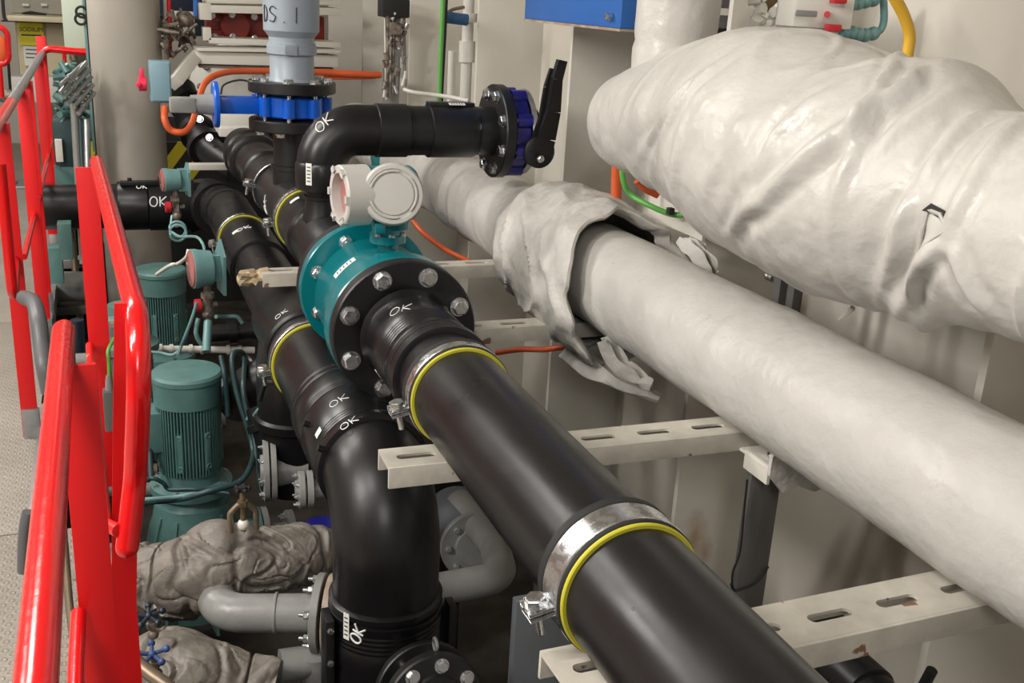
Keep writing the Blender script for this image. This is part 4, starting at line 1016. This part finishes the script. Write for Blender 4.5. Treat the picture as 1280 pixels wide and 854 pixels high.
# clamp shackle on the lagged pipe
c = P(304, 648, Y=2.72); t = thing('valve_yoke', 'rusty brown valve yoke standing on the grey lagged pipe', 'valve', c)
MB().tube(fillet([c + V((-.036, 0, -.04)), c + V((-.036, 0, .02)), c + V((-.012, 0, .045)), c + V((.012, 0, .045)), c + V((.036, 0, .02)), c + V((.036, 0, -.04))], .015, 4), .0085, 10).make('yoke', bronze, t)
MB().cyl(c + V((0, 0, -.04)), c + V((0, 0, .085)), .008, 12).cyl(c + V((0, 0, .04)), c + V((0, 0, .056)), .016, 6).make('stem', brass, t)
MB().ball(c + V((0, 0, -.02)), .018, sub=2).make('gland_nut', whitep, t)
mb = MB().cyl(c + V((0, 0, .085)), c + V((0, 0, .10)), .012, 8)
for k in range(5): a_ = 2 * pi * k / 5; mb.ball(c + V((cos(a_) * .018, sin(a_) * .018, .093)), .008, sub=1)
mb.make('hand_knob', rubber, t)
def handwheel(px, Y, m, label, r=.034):
    c = P(*px, Y=Y); t = thing('star_valve', label, 'valve', c); mb = MB()
    mb.ball(c, .010, sub=2)
    for k in range(5):
        a_ = 2 * pi * k / 5 + .3; d = V((cos(a_), sin(a_) * .8, sin(a_) * .35)); mb.cyl(c, c + d * r * .8, .005, 8); mb.ball(c + d * r, .009, sub=2)
    mb.make('star_knob', m, t)
    MB().cyl(c, c + V((.008, 0, -.045)), .007, 10).cyl(c + V((.004, 0, -.02)), c + V((.006, 0, -.035)), .013, 6).ball(c + V((.008, 0, -.055)), .014, sub=2).make('valve_stem', mixm, t)
handwheel((186, 770), 2.38, navy, 'black and white star shaped valve knob, upper of the two')
handwheel((190, 818), 2.2, mat('worn_blue_paint', (.05, .10, .28), .4, var=.5, vscale=40), 'worn blue star shaped valve knob, lower of the two')
hose([(160, 818, 2.2), (185, 840, 2.15), (215, 862, 2.1), (250, 890, 2.05)], .016, bronze, 'brown bronze pipe slanting out of the bottom edge', 'pipe')
# clutter of dark pipes between the rail and the pump
for i, (a, b, r, m, lb) in enumerate((((100, 590, 4.4), (196, 588, 4.4), .03, bronze, 'brown pipe crossing behind the red rails below junction box'),
        ((100, 612, 4.3), (190, 612, 4.3), .03, greyp, 'grey pipe crossing behind red rails beside the pump'),
        ((60, 358, 6.2), (118, 358, 6.2), .085, greyp, 'fat grey pipe end seen through far red rails'),
        ((95, 452, 4.6), (135, 450, 4.6), .035, greyp, 'short grey pipe between red bars at left'),
        ((96, 400, 4.9), (106, 560, 4.9), .03, navy, 'dark vertical pipe behind red bars'))):
    o = MB().cyl(P(a[0], a[1], Y=a[2]), P(b[0], b[1], Y=b[2]), r, 24).make('steel_pipe', m); tag(o, lb, 'pipe')
c = P(158, 400, Y=4.6); t = thing('small_pump', 'green pump casing with flange glimpsed between the two red bars', 'pump', c)
MB().lathe(c + V((0, 0, -.35)), ZA, [(0, .10), (.2, .10), (.22, .13), (.25, .13), (.26, .08), (.42, .075)], 32).make('casing', green, t)
MB().cyl(c + V((0, 0, -.05)), c + V((.02, -.08, -.12)), .05, 20).make('nozzle', green, t)
# ------------------------------------------------------------------ grey elbow behind main pipe
t = thing('steel_pipe', 'grey painted elbow on a round flange in the gap behind the main black pipe', 'pipe', P(600, 700, Y=2.9))
a, e, b = P(601, 668, Y=3.05), P(625, 722, Y=2.75), P(556, 736, Y=2.75)
MB().tube(resample(fillet([a + (a - e) * .0 + V((0, .25, 0)), a + V((.02, -.08, -.0)), e + V((.01, 0, 0)), b + V((-.05, 0, 0))], .085, 12), .03), .052, 36).make('pipe', greyp, t)
fc = P(592, 680, Y=3.12)
MB().ring(fc, (-.1, -1, .1), -.0, .025, .05, .125, 44).make('flange', greyp, t)
bolt_circle(t, fc + V((-.1, -1, .1)).normalized() * .025, (-.1, -1, .1), .098, 8, DBOLT)
MB().lathe(fc, (-.1, -1, .1), [(.025, .075), (.035, .07)], 30).make('raised_face', greyp, t)
MB().cyl(fc + V((0, .02, 0)), fc + V((0, .25, 0)), .11, 32).make('valve_body', slate, t)
ck = P(647, 750, Y=2.10)
o = MB().box((ck.x + .2, 2.12, -2.10), (.4, .03, 1.3), ch=.004).make('steel_plate', slate); tag(o, 'dark slate grey upright plate below the main black pipe', 'plate')
o = MB().cyl((1.05, 3.75, -2.7), (1.05, 3.75, -1.75), .26, 40).make('dark_tank', dark); tag(o, 'black tank far behind the vertical black coupling', 'tank')
o = MB().cyl(P(402, 655, Y=3.3), P(404, 720, Y=3.3), .06, 24).make('blue_valve', bluev2); tag(o, 'small dark blue valve body behind the big black elbow', 'valve')
o = MB().cyl(P(590, 625, Y=3.6), P(594, 650, Y=3.6), .05, 24).make('blue_valve', bluev2); tag(o, 'blue valve glimpsed above round flange under the main pipe', 'valve')
for (a, b, r, lb) in (((600, 600, 3.6), (640, 610, 3.6), .02, 'dark rod under main pipe near blue valve'), ((560, 600, 3.9), (568, 660, 3.9), .06, 'dark vertical pipe right of big black elbow')):
    o = MB().cyl(P(a[0], a[1], Y=a[2]), P(b[0], b[1], Y=b[2]), r, 20).make('dark_pipe', darkpl); tag(o, lb, 'pipe')
# ------------------------------------------------------------------ second small black line under the nearest beam
t = thing('pipeline', 'short black pipe with flange under the nearest slotted beam, lower right', 'pipe', (1.33, 1.3, -1.2), 'thick black plastic pipelines')
pc = P(1010, 800, X=1.34); pe = P(1120, 866, X=1.34); zz = pc.z
MB().lathe((1.34, 1.0, zz), YA, [(0, .055), (.34, .055), (.342, .062), (.42, .062), (.50, .062)], 40).make('pipe', black, t)
fq = P(1008, 828, Y=1.60); MB().ring(fq, YA, 0, .035, .05, .135, 48).make('flange', black2, t)
o = MB().cyl(P(1165, 838, X=1.42), P(1150, 866, X=1.42), .011, 14).make('cable_end', rubber); tag(o, 'black cable end poking up at the bottom right', 'cable')
# ------------------------------------------------------------------ dark pipes at the left of the second line
t = thing('pipeline', 'black horizontal pipe marked OK in front of the beige column', 'pipe', P(190, 262, Y=6.3), 'thick black plastic pipelines')
hz_ = P(175, 257, Y=6.3).z
MB().lathe((-.35, 6.3, hz_), XA, [(0, .125), (.40, .125), (.402, .135), (.41, .14), (.56, .14), (.562, .132), (.57, .145), (.82, .145), (.822, .13), (.95, .13)], 48).make('pipe', black, t)
MB().box((.18, 6.25, hz_ + .14), (.22, .05, .025), ch=.004).make('terminal_rail', black2, t)
marking(t, 'OK', (199, 252), (0, 6.3, hz_), XA, .1455, ZA, .04, .0035)
marking(t, 'OK', (178, 233), (0, 6.3, hz_), XA, .1455, V((0, .5, 1)), .025, .003)
for px in ((162, 227), (200, 226)): 
    h = P(*px, Y=6.25); MB().cyl(h, h + V((0, 0, .02)), .012, 10).make('terminal', black2, t)
MB().tube(resample(fillet([(.5, 6.3, hz_), (SX, 6.3, hz_), (SX, 5.7, SZ)], .15), .04), .125, 40).make('elbow', darkpl, t)
t = thing('elbow_pipe', 'black elbow dropping behind the larger gauge beside the lower pipeline', 'pipe', P(340, 480, Y=3.9))
MB().tube(resample(fillet([P(345, 470, Y=4.05), P(325, 470, Y=3.9) + V((0, 0, -.02)), P(300, 500, Y=4.3)], .1), .03), .095, 36).make('elbow', darkpl, t)
c = P(337, 505, Y=3.75)
MB().lathe(c, (.2, -.5, -1), [(0, .09), (.06, .095), (.065, .105), (.09, .105), (.095, .09), (.3, .09)], 36).make('coupling', darkpl, t)
MB().box(P(352, 515, Y=3.55), (.05, .02, .05), ch=.005).make('grey_tab', greyp, t)
t = thing('pipe_run', 'dark pipe with collar low behind the gauge valve', 'pipe', P(300, 420, Y=4.9))
MB().cyl(P(262, 418, Y=4.9), P(330, 412, Y=4.9), .045, 24).cyl(P(285, 416, Y=4.9), P(296, 415, Y=4.9), .058, 24).make('pipe', darkpl, t)
MB().torus(P(316, 470, Y=4.3), (1, .3, .2), .09, .015, 30, 8).make('ring', darkpl, t)
# far dark elbows near the white beam end
t = thing('pipe_run', 'cluster end of dark flanged pipes behind the pale blue switch box', 'pipe', P(270, 170, Y=6.6))
MB().tube(resample(fillet([P(228, 112, Y=7.2), P(236, 150, Y=6.9), P(264, 190, Y=6.5), P(300, 215, Y=6.2)], .1), .05), .085, 32).make('pipe', darkpl, t)
for (x, y, Y, r) in ((233, 130, 7.0, .11), (246, 164, 6.75, .115), (258, 182, 6.6, .12)):
    MB().lathe(P(x, y, Y=Y), (P(300, 215, Y=6.2) - P(232, 112, Y=7.2)), [(0, r), (.05, r)], 32).make('collar', darkpl, t)
for px in ((250, 149), (262, 172), (274, 187)):
    inst(SBOLT, 'bolt', P(*px, Y=6.4), V((-.3, -1, .3)).to_track_quat('Z', 'Y'), t, 1.6)
o = MB().box(P(262, 208, Y=6.0), (.22, .08, .03), ch=.002).make('wooden_wedge', creamtrim); tag(o, 'small off white plate end between dark pipes', 'plate')
t = thing('pipe_elbow', 'large dull black elbow behind the smaller gauge', 'pipe', P(250, 250, Y=6.4))
MB().tube(resample(fillet([P(228, 262, Y=6.5), P(255, 252, Y=6.5), P(275, 262, Y=6.1)], .2), .04), .15, 40).make('elbow', darkpl, t)
# ------------------------------------------------------------------ white girders, red pump
t = thing('steel_girder', 'off white steel girder frame carrying the red pump', 'frame', P(340, 75, Y=7))
def wbar(p0, p1, th, dpt, nm='girder', m=creamtrim):
    d = (p1 - p0); a = d.normalized(); n = a.cross(YA).normalized(); 
    MB().box((p0 + p1) / 2, (d.length, dpt, th), rot=Matrix((a, n.cross(a), n)).transposed(), ch=.004).make(nm, m, t)
wbar(P(243, 71, Y=6.9), P(420, 76, Y=6.9), .075, .12)
wbar(P(243, 60, Y=6.95), P(420, 63, Y=6.95), .02, .3)
wbar(P(218, 104, Y=6.7), P(244, 70, Y=6.9), .07, .10, 'brace')
wbar(P(258, 49, Y=7.1), P(420, 55, Y=7.1), .035, .3, 'plate')
wbar(P(250, 10, Y=7.1), P(420, 14, Y=7.1), .045, .3, 'plate')
wbar(P(255, 0, Y=7.2), P(420, 3, Y=7.2), .03, .3, 'plate')
wbar(P(248, 82, Y=6.95), P(415, 86, Y=6.95), .02, .10, 'lower_strip', rustf)
MB().box(P(256, 14, Y=7.0), (.07, .10, .10), ch=.004).make('bracket', creamtrim, t)
MB().box(P(258, 42, Y=7.0), (.05, .10, .08), ch=.004).make('bracket', creamtrim, t)
t = thing('pump', 'red pump casing between white plates behind the grey riser', 'pump', P(300, 30, Y=7.3))
c = P(292, 32, Y=7.3)
MB().box(c + V((.22, .05, 0)), (.75, .16, .17), ch=.02).make('casing', redpump, t)
MB().lathe(c + V((.0, -.05, 0)), -YA, [(0, .095), (.05, .095), (.06, .085), (.06, 0)], 36, cap=False).make('round_cover', redpump, t)
for px in ((265, 19), (290, 18), (318, 21), (268, 46), (291, 46), (318, 48)):
    inst(SBOLT, 'bolt', P(*px, Y=7.14), (-YA).to_track_quat('Z', 'Y'), t, 1.6)
MB().box(c + V((-.12, -.0, .0)), (.12, .1, .06), ch=.01).make('shaft_guard', redpump, t)
t = thing('gear_casing', 'white rounded machine casing below girder behind blue valve', 'machine', P(290, 120, Y=7))
c = P(298, 112, Y=7.9)
MB().lathe(c + V((0, .1, 0)), (-.25, -1, .1), [(0, .31), (.10, .32), (.14, .30), (.16, .15), (.16, 0)], 48, cap=False).make('casing', whitep, t)
u, v = frame((-.25, -1, .1)); n_ = V((-.25, -1, .1)).normalized()
for k in range(10):
    a = 2 * pi * k / 10; inst(SBOLT, 'bolt', c + V((0, .1, 0)) + n_ * .15 + (u * cos(a) + v * sin(a)) * .235, n_.to_track_quat('Z', 'Y'), t, 1.8)
MB().box(P(300, 155, Y=6.6), (.30, .14, .14), ch=.02).make('foot', whitep, t); MB().box(P(300, 164, Y=6.3), (.24, .12, .05), ch=.004).make('foot_plate', whitep, t)
MB().tube(spline([P(318, 104, Y=6.4), P(300, 100, Y=6.4), P(280, 106, Y=6.4), P(276, 118, Y=6.4)], 4), .006, 6).make('wire', rubber, t)
# dark navy background machine
o = MB().box(P(222, 8, Y=8.4) + V((0, 0, .35)), (.45, .3, 1.1), ch=.02).make('machine_cabinet', navy); tag(o, 'dark navy cabinet behind the beige column at top', 'cabinet')
o = MB().cyl(P(246, -10, Y=7.4), P(246, 24, Y=7.4), .022, 16).make('blue_pipe', bluebox); tag(o, 'thin vertical blue pipe left of the red pump', 'pipe')
o = MB().box(P(228, 28, Y=8.0), (.16, .1, .15), ch=.01).make('grey_box', creamtrim); tag(o, 'pale grey box behind small brass valve', 'box')
t = thing('valve_cluster', 'grimy brass valves and pipe fittings left of the white girder', 'valve', P(225, 50, Y=7.2))
mb = MB(); rr = random.Random(5)
for k in range(44):
    x = rr.uniform(206, 242); y = rr.uniform(18, 66); p = P(x, y, Y=7.0 + rr.uniform(-.1, .2)); d = V((rr.uniform(-1, 1), rr.uniform(-.4, .4), rr.uniform(-1, 1))).normalized()
    L = rr.uniform(.04, .14); r = rr.uniform(.012, .03); mb.cyl(p - d * L / 2, p + d * L / 2, r * .55, rr.choice((6, 12)))
mb.make('fittings', mixm, t)
MB().ball(P(232, 24, Y=7.0), .05, sub=2).make('ball_valve', mixm, t)
for x, m in ((206, whitep), (211, redf)):
    MB().cyl(P(x, -5, Y=7.1), P(x + 2, 72, Y=7.1), .012, 10).make('small_pipe', m, t)
# hazard board and deck behind
o = MB().box(P(150, 200, Y=8.0) + V((.08, 0, -.12)), (.95, .03, .5)).make('hazard_board', hz); tag(o, 'black and yellow striped hazard board behind the column', 'board')
o = MB().box(P(118, 155, Y=7.6) + V((.0, 0, 0)), (.34, .22, .16), ch=.006).make('green_tray', green); tag(o, 'green painted tray above the hazard stripes', 'tray')
o = MB().box((0.75, 9.2, -1.9), (2.4, .1, 1.6)).make('dark_bulkhead', dark); tag(o, 'dark low bulkhead behind the far black pipes', 'bulkhead')
# lever valve bank
t = thing('valve_bank', 'bank of green hydraulic levers and valves beside the column', 'valves', P(105, 140, Y=7))
mb = MB(); mr = MB(); rr = random.Random(11)
for (x0, y0, x1, y1) in ((75, 116, 108, 78), (80, 122, 112, 86), (84, 130, 114, 96), (76, 106, 104, 80), (92, 134, 116, 106), (98, 142, 118, 116)):
    p, q = P(x0, y0, Y=6.5), P(x1, y1, Y=6.7); mr.cyl(p, q, .013, 10); mr.cyl(p.lerp(q, .3), p.lerp(q, .4), .018, 10)
for k in range(70):
    x = rr.uniform(72, 106); y = rr.uniform(84, 150) ; p = P(x, y, Y=6.75 + rr.uniform(-.1, .1)); d = V((rr.uniform(-1, 1), rr.uniform(-.6, .6), rr.uniform(-1, 1))).normalized()
    mb.cyl(p - d * .035, p + d * .035, rr.uniform(.008, .022), rr.choice((6, 12)))
mb.make('fittings', green, t); mr.make('levers', galv, t)
for k in range(5):
    p = P(75 + k * 5, 118 + k * 12, Y=6.8); MB().ball(p, .028, sub=2).make('lever_knob', rubber, t)
t = thing('motor_unit', 'dark green motor block low behind far red railing', 'motor', P(80, 200, Y=6.7))
MB().box(P(84, 178, Y=6.8), (.15, .2, .32), ch=.03).make('block', dkteal, t)
MB().box(P(84, 220, Y=6.8), (.13, .2, .16), ch=.01).make('base_block', green, t)
MB().box(P(74, 188, Y=6.68), (.04, .05, .13), ch=.005).make('white_plate', whitep, t)
for i, (x0, y0, x1, y1) in enumerate(((92, 130, 104, 330), (100, 150, 108, 320), (86, 250, 100, 400), (108, 150, 112, 300))):
    o = MB().cyl(P(x0, y0, Y=6.6), P(x1, y1, Y=6.4), .02, 12).make('conduit_pipe', (greyp, dkteal, bronze, galv)[i])
    tag(o, ('grey conduit left of the hazard stripes', 'dark green conduit left of the hazard stripes', 'brown conduit low behind far railing', 'bare steel conduit beside column base')[i], 'conduit')
for i, (y, m) in enumerate(((238, galv), (328, greyp), (262, greyp), (385, graysteel))):
    o = MB().box(P(75 + i * 4, y, Y=6.8 - i * .2), (.34, .12, .05), ch=.003).make('cross_bar', m); tag(o, ('bright steel', 'middle grey', 'upper grey', 'dark lower')[i] + ' cross bar between far rails and conduits', 'bar')
o = MB().ball(P(81, 256, Y=6.6), .035, sub=2).make('white_bulb', whitep); tag(o, 'small white knob on steel cross bar', 'knob')
for i, px in enumerate(((70, 330), (82, 300))):
    o = MB().box(P(px[0], px[1], Y=6.0), (.07, .1, .20), ch=.006).make('bracket_plate', green); tag(o, ('lower', 'upper')[i] + ' green bracket plate behind far red bars', 'bracket')
# far left cabinet with signs
t = thing('cabinet', 'beige cabinet with yellow sign and white notice in far left corner', 'cabinet', P(55, 60, Y=10.5))
a, b = P(12, -40, Y=10.5), P(92, 112, Y=10.5)
MB().box(((a.x + b.x) / 2, 10.8, (P(50, 22, Y=10.5).z + b.z) / 2), (b.x - a.x, .6, P(50, 22, Y=10.5).z - b.z), ch=.03).make('body', cabm, t)
MB().box(P(50, 22, Y=10.4), (b.x - a.x + .05, .7, .05), ch=.015).make('ledge', cabm, t)
MB().box(P(50, -15, Y=10.7), (b.x - a.x, .3, .46), ch=.03).make('hood', cabm, t)
MB().box(P(48, 5, Y=10.5), (.42, .02, .16)).make('window', mat('cabinet_window', (.35, .33, .27), .2), t)
for x in (32, 55): MB().box(P(x, 6, Y=10.45), (.05, .01, .02)).make('lamp', whitep, t)
MB().tube(spline([P(28, 18, Y=10.3), P(38, 16, Y=10.3), P(44, 17, Y=10.3), P(58, 19, Y=10.3)], 4), .015, 8).make('handle', rubber, t)
MB().box(P(35, 110, Y=10.4) + V((.2, 0, 0)), (.65, .3, .22), ch=.01).make('plinth', whitep, t)
MB().box(P(50, 28, Y=10.45), (.62, .01, .012)).make('black_cable', rubber, t)
s = MB().box(P(39, 42, Y=10.47), (.20, .008, .20)).make('sign', ylabel, t, label='yellow warning sign')
def text_on(txt, p, size, m, root, rot=(pi / 2, 0, 0)):
    cu = bpy.data.curves.new('lettering', 'FONT'); cu.body = txt; cu.size = size; cu.align_x = 'CENTER'; cu.align_y = 'CENTER'; cu.extrude = .0008
    o = bpy.data.objects.new('lettering', cu); sc.collection.objects.link(o); bpy.context.view_layer.update()
    me = bpy.data.meshes.new_from_object(o); bpy.data.objects.remove(o); me.materials.clear(); me.materials.append(m)
    o = bpy.data.objects.new('lettering', me); sc.collection.objects.link(o); o.parent = root; o.location = V(p) - root_world(root); o.rotation_euler = rot
    return o
text_on('SODIUM', P(39, 37, Y=10.46) - V((0, .006, 0)), .052, inkd, t)
MB().box(P(39, 44, Y=10.462), (.16, .004, .012)).make('printed_line', inkd, t)
MB().box(P(40, 70, Y=10.47), (.13, .008, .17)).make('notice', paper, t)
for y in (62, 67, 72): MB().box(P(39, y, Y=10.462), (.09, .003, .008)).make('printed_line', inkd, t)
MB().box(P(54, 42, Y=10.47), (.025, .006, .25)).make('tape_strip', tape, t)
o = MB().cyl(P(85, -10, Y=9.4), P(92, 75, Y=9.4), .03, 12).make('cable_bundle', mixm); tag(o, 'dark vertical cable bundle right of the beige cabinet', 'cable')
o = MB().box(P(99, 5, Y=8.6), (.24, .12, .62), ch=.006).make('wall_panel', grnpale); tag(o, 'pale green panel box left of the column', 'panel')
t = thing('steel_upright', 'dark teal upright with round clip rings left of the column', 'post', P(118, 60, Y=7.5))
a = P(116, 60, Y=7.4); MB().box((a.x, 7.4, a.z), (.06, .1, 1.35), ch=.004).make('upright', dkteal, t)
MB().box((a.x - .035, 7.38, a.z), (.015, .1, 1.3)).make('upright_edge', greenl, t)
for (x, y) in ((102, 15), (101, 24)): MB().torus(P(x, y, Y=7.3), YA, .032, .008, 18, 6).make('clip_ring', rubber, t)
o = MB().ball(P(-3, 60, Y=8.4), .06, 1, .4, 1.8, 3).make('lifebuoy', orange); tag(o, 'orange rounded object at far left inside red loop', 'lifebuoy')
hose([(3, -5, 9), (5, 20, 9), (8, 26, 9)], .012, rubber, 'black cable hanging at far left corner', 'cable')
hose([(10, 70, 8.6), (12, 100, 8.6), (14, 125, 8.6)], .01, rubber, 'black cable hanging below the red loop', 'cable')
o = MB().cyl(P(2, 118, Y=8.0), P(22, 125, Y=8.0), .05, 12).make('floor_fitting', mixm); tag(o, 'dark floor fitting at far left edge', 'fitting')
# ------------------------------------------------------------------ cables
hose([(206, 134, 5.55), (206, 150, 5.5), (214, 163, 5.5), (230, 165, 5.5), (240, 154, 5.6), (247, 130, 5.7), (257, 103, 5.8), (280, 91, 5.9), (320, 89, 6.0), (400, 90, 6.1), (440, 92, 6.1), (484, 94, 6.1)], .017, orange, 'orange cable looping from switch box behind the grey riser', 'cable')
hose([(400, 96, 6.15), (430, 97, 6.15), (462, 96, 6.15), (488, 93, 6.15)], .014, orange, 'second orange cable right of the grey riser', 'cable')
hose([(496, 285, 3.2), (510, 305, 3.25), (518, 318, 3.3)], .011, orange, 'short orange cable right of the teal meter neck', 'cable')
hose([(513, 272, 4.0), (530, 292, 3.9), (560, 314, 3.85), (600, 332, 3.8), (640, 347, 3.75), (660, 353, 3.7)], .010, orange, 'thin orange cable drooping under white lagged pipe', 'cable')
hose([(620, 441, 3.25), (650, 437, 3.2), (680, 437, 3.15), (705, 434, 3.1)], .010, orange, 'orange cable lying on the slotted beam near canvas cover', 'cable')
hose([(772, 190, 3.05), (771, 215, 3.05), (770, 262, 3.05)], .018, orange, 'thick vertical orange cable beside bulky lagged pipe', 'cable')
hose([(796, 226, 2.75), (806, 236, 2.75), (822, 244, 2.75)], .011, orange, 'short orange cable tip under the bulky pipe', 'cable')
hose([(777, 196, 2.85), (779, 225, 2.85), (788, 243, 2.85), (810, 256, 2.8), (840, 268, 2.75), (868, 268, 2.7)], .009, gcable, 'green cable curving beneath the bulky lagged pipe', 'cable')
t = thing('cable_tray', 'white cable support strip carrying the green cable', 'tray', P(850, 275, X=1.7))
MB().box(P(845, 268, X=1.66), (.01, .35, .09), rot=Matrix.Rotation(.0, 3, 'X')).make('tray_strip', creamtrim, t)
MB().box(P(838, 264, Y=2.74), (.018, .02, .02)).make('cable_tie', rubber, t)
hose([(554, -8, 4.85), (552, 40, 4.85), (549, 118, 4.85), (548, 170, 4.85)], .011, gcable, 'vertical green cable on cream wall frame', 'cable')
hose([(558, -8, 4.88), (556, 40, 4.88), (552, 118, 4.88), (551, 170, 4.88)], .009, rubber, 'dark cable beside the vertical green cable', 'cable')
hose([(1108, -20, 1.75), (1120, 0, 1.75), (1131, 22, 1.75), (1137, 45, 1.75), (1134, 72, 1.75)], .012, ycable, 'yellow hose arching down onto bulky lagged pipe')
hose([(505, 112, 4.9), (520, 116, 4.85), (560, 121, 4.8), (585, 126, 4.75)], .010, whitep, 'thin white conduit slanting behind black coupling', 'conduit')
# white pipes and blue lever valve on wall
t = thing('ball_valve', 'white wall pipe with ball valve and blue wrapped lever', 'valve', P(580, 60, Y=5.0))
a = P(585, 30, Y=5.02); MB().cyl((a.x, 5.02, a.z + .3), (a.x, 5.02, a.z - .9), .028, 20).cyl((a.x, 5.02, a.z + .05), (a.x, 5.02, a.z + .01), .045, 16).cyl((a.x, 5.02, a.z - .08), (a.x, 5.02, a.z - .18), .040, 16).make('pipe', whitep, t)
MB().cyl((a.x - .065, 5.05, a.z - .13), (a.x - .065, 5.05, a.z - .9), .02, 16).make('pipe', whitep, t)
MB().tube([P(553, 21, Y=4.92), P(584, 25, Y=4.92)], .027, 16).make('lever_grip', mat('worn_blue_grip', (.03, .11, .25), .5, var=.4, vscale=30), t)
MB().tube(spline([P(556, 18, Y=4.92), P(566, 12, Y=4.94), P(580, 9, Y=4.96)], 4), .008, 8).make('lever', bronze, t)
# sensor manifold on wall
t = thing('sensor_manifold', 'grimy instrument valves and thin tubes hanging on wall, upper centre', 'instrument', P(492, 60, Y=6.0))
MB().box(P(492, 10, Y=6.0), (.16, .12, .10), ch=.01).make('relay_box', rubber, t)
rr = random.Random(2)
for k in range(7):
    x = 481 + k * 4; MB().cyl(P(x, 20, Y=6.0), P(x + rr.uniform(-2, 2), rr.uniform(98, 126), Y=6.0), rr.choice((.006, .009, .012)), 8).make('thin_tube', rr.choice((whitep, greyp, mixm)), t)
for k in range(22):
    p = P(480 + rr.uniform(0, 28), 20 + k * 4.6, Y=5.95); d = V((rr.uniform(-.5, .5), rr.uniform(-.3, .3), 1)).normalized()
    MB().cyl(p - d * .022, p + d * .022, rr.uniform(.008, .018), rr.choice((6, 12))).make('fitting', rr.choice((whitep, mixm, galv)), t)
MB().box(P(494, 36, Y=5.93), (.06, .05, .07), ch=.006).make('meter_body', mixm, t)
MB().box(P(488, 110, Y=6.05), (.10, .02, .22)).make('mount_plate', greyp, t)
# blue box
a, b = P(655, 24, X=1.5), P(775, 36, X=1.5)
t = thing('blue_box', 'blue steel box mounted at top centre above black lever', 'box', (1.6, (a.y + b.y) / 2, b.z))
MB().box((1.61, (a.y + b.y) / 2, b.z + .25), (.22, a.y - b.y, .5), ch=.006).make('enclosure', bluebox, t)
q = P(765, 21, X=1.498); MB().cyl(q, q - XA * .02, .012, 12).make('bolt', zinc, t)
MB().box((1.61, (a.y + b.y) / 2, b.z - .004), (.222, a.y - b.y, .008)).make('rusty_edge', rustf, t)
# valve assembly top right
t = thing('manifold_block', 'white valve block with red seals and taped green fittings, top right', 'valve', P(1030, 20, Y=2.2))
c = P(1018, 12, Y=2.35)
R = Matrix.Rotation(radians(-12), 3, 'Z')
MB().box(c, (.16, .12, .09), rot=R, ch=.008).make('block', whitep, t)
MB().box(P(1008, 17, Y=2.27), (.055, .01, .015), rot=R, ch=.003).make('slot_plate', greyp, t)
MB().cyl(P(1034, 18, Y=2.3), P(1034, 18, Y=2.26), .008, 12).make('screw', seal, t)
for px in ((1048, 0), (1041, 35)): MB().box(P(*px, Y=2.26), (.035, .03, .018), rot=R, ch=.004).make('seal', seal, t)
for (y0, y1) in ((4, 2), (40, 44)):
    MB().tube(spline([P(1052, y0, Y=2.3), P(1066, y0 + 1, Y=2.3), P(1080, y1, Y=2.3), P(1096, y1 - 3, Y=2.3)], 5), [.018 if k % 3 else .014 for k in range(16)], 12).make('taped_fitting', greenl, t)
MB().tube(spline([P(1088, 40, Y=2.3), P(1100, 38, Y=2.3), P(1105, 24, Y=2.3), P(1104, -6, Y=2.3)], 5), .010, 10).make('taped_tube', greenl, t)
mb = MB(); rr = random.Random(8)
for k in range(16):
    p = P(rr.uniform(940, 984), rr.uniform(-4, 46), Y=2.45); mb.cyl(p, p + V((rr.uniform(-.05, .05), .02, rr.uniform(-.03, .03))), rr.uniform(.008, .018), 8)
mb.make('rods', whitep, t); MB().box(P(962, 4, Y=2.5), (.07, .05, .06), ch=.01).make('brass_body', brass, t)
# bracket ladder on wall behind bulky pipe
t = thing('wall_bracket', 'cream ladder shaped bracket on wall behind bulky pipe', 'bracket', P(930, 20, Y=2.85))
for x in (888, 930): a = P(x, 10, Y=2.85); MB().box((a.x, 2.85, a.z), (.03, .03, .5), ch=.002).make('upright', creamtrim, t)
for y in (-10, 14): p0, p1 = P(886, y, Y=2.85), P(932, y + 2, Y=2.85); MB().box((p0 + p1) / 2, ((p1 - p0).length, .03, .02)).make('rung', creamtrim, t)
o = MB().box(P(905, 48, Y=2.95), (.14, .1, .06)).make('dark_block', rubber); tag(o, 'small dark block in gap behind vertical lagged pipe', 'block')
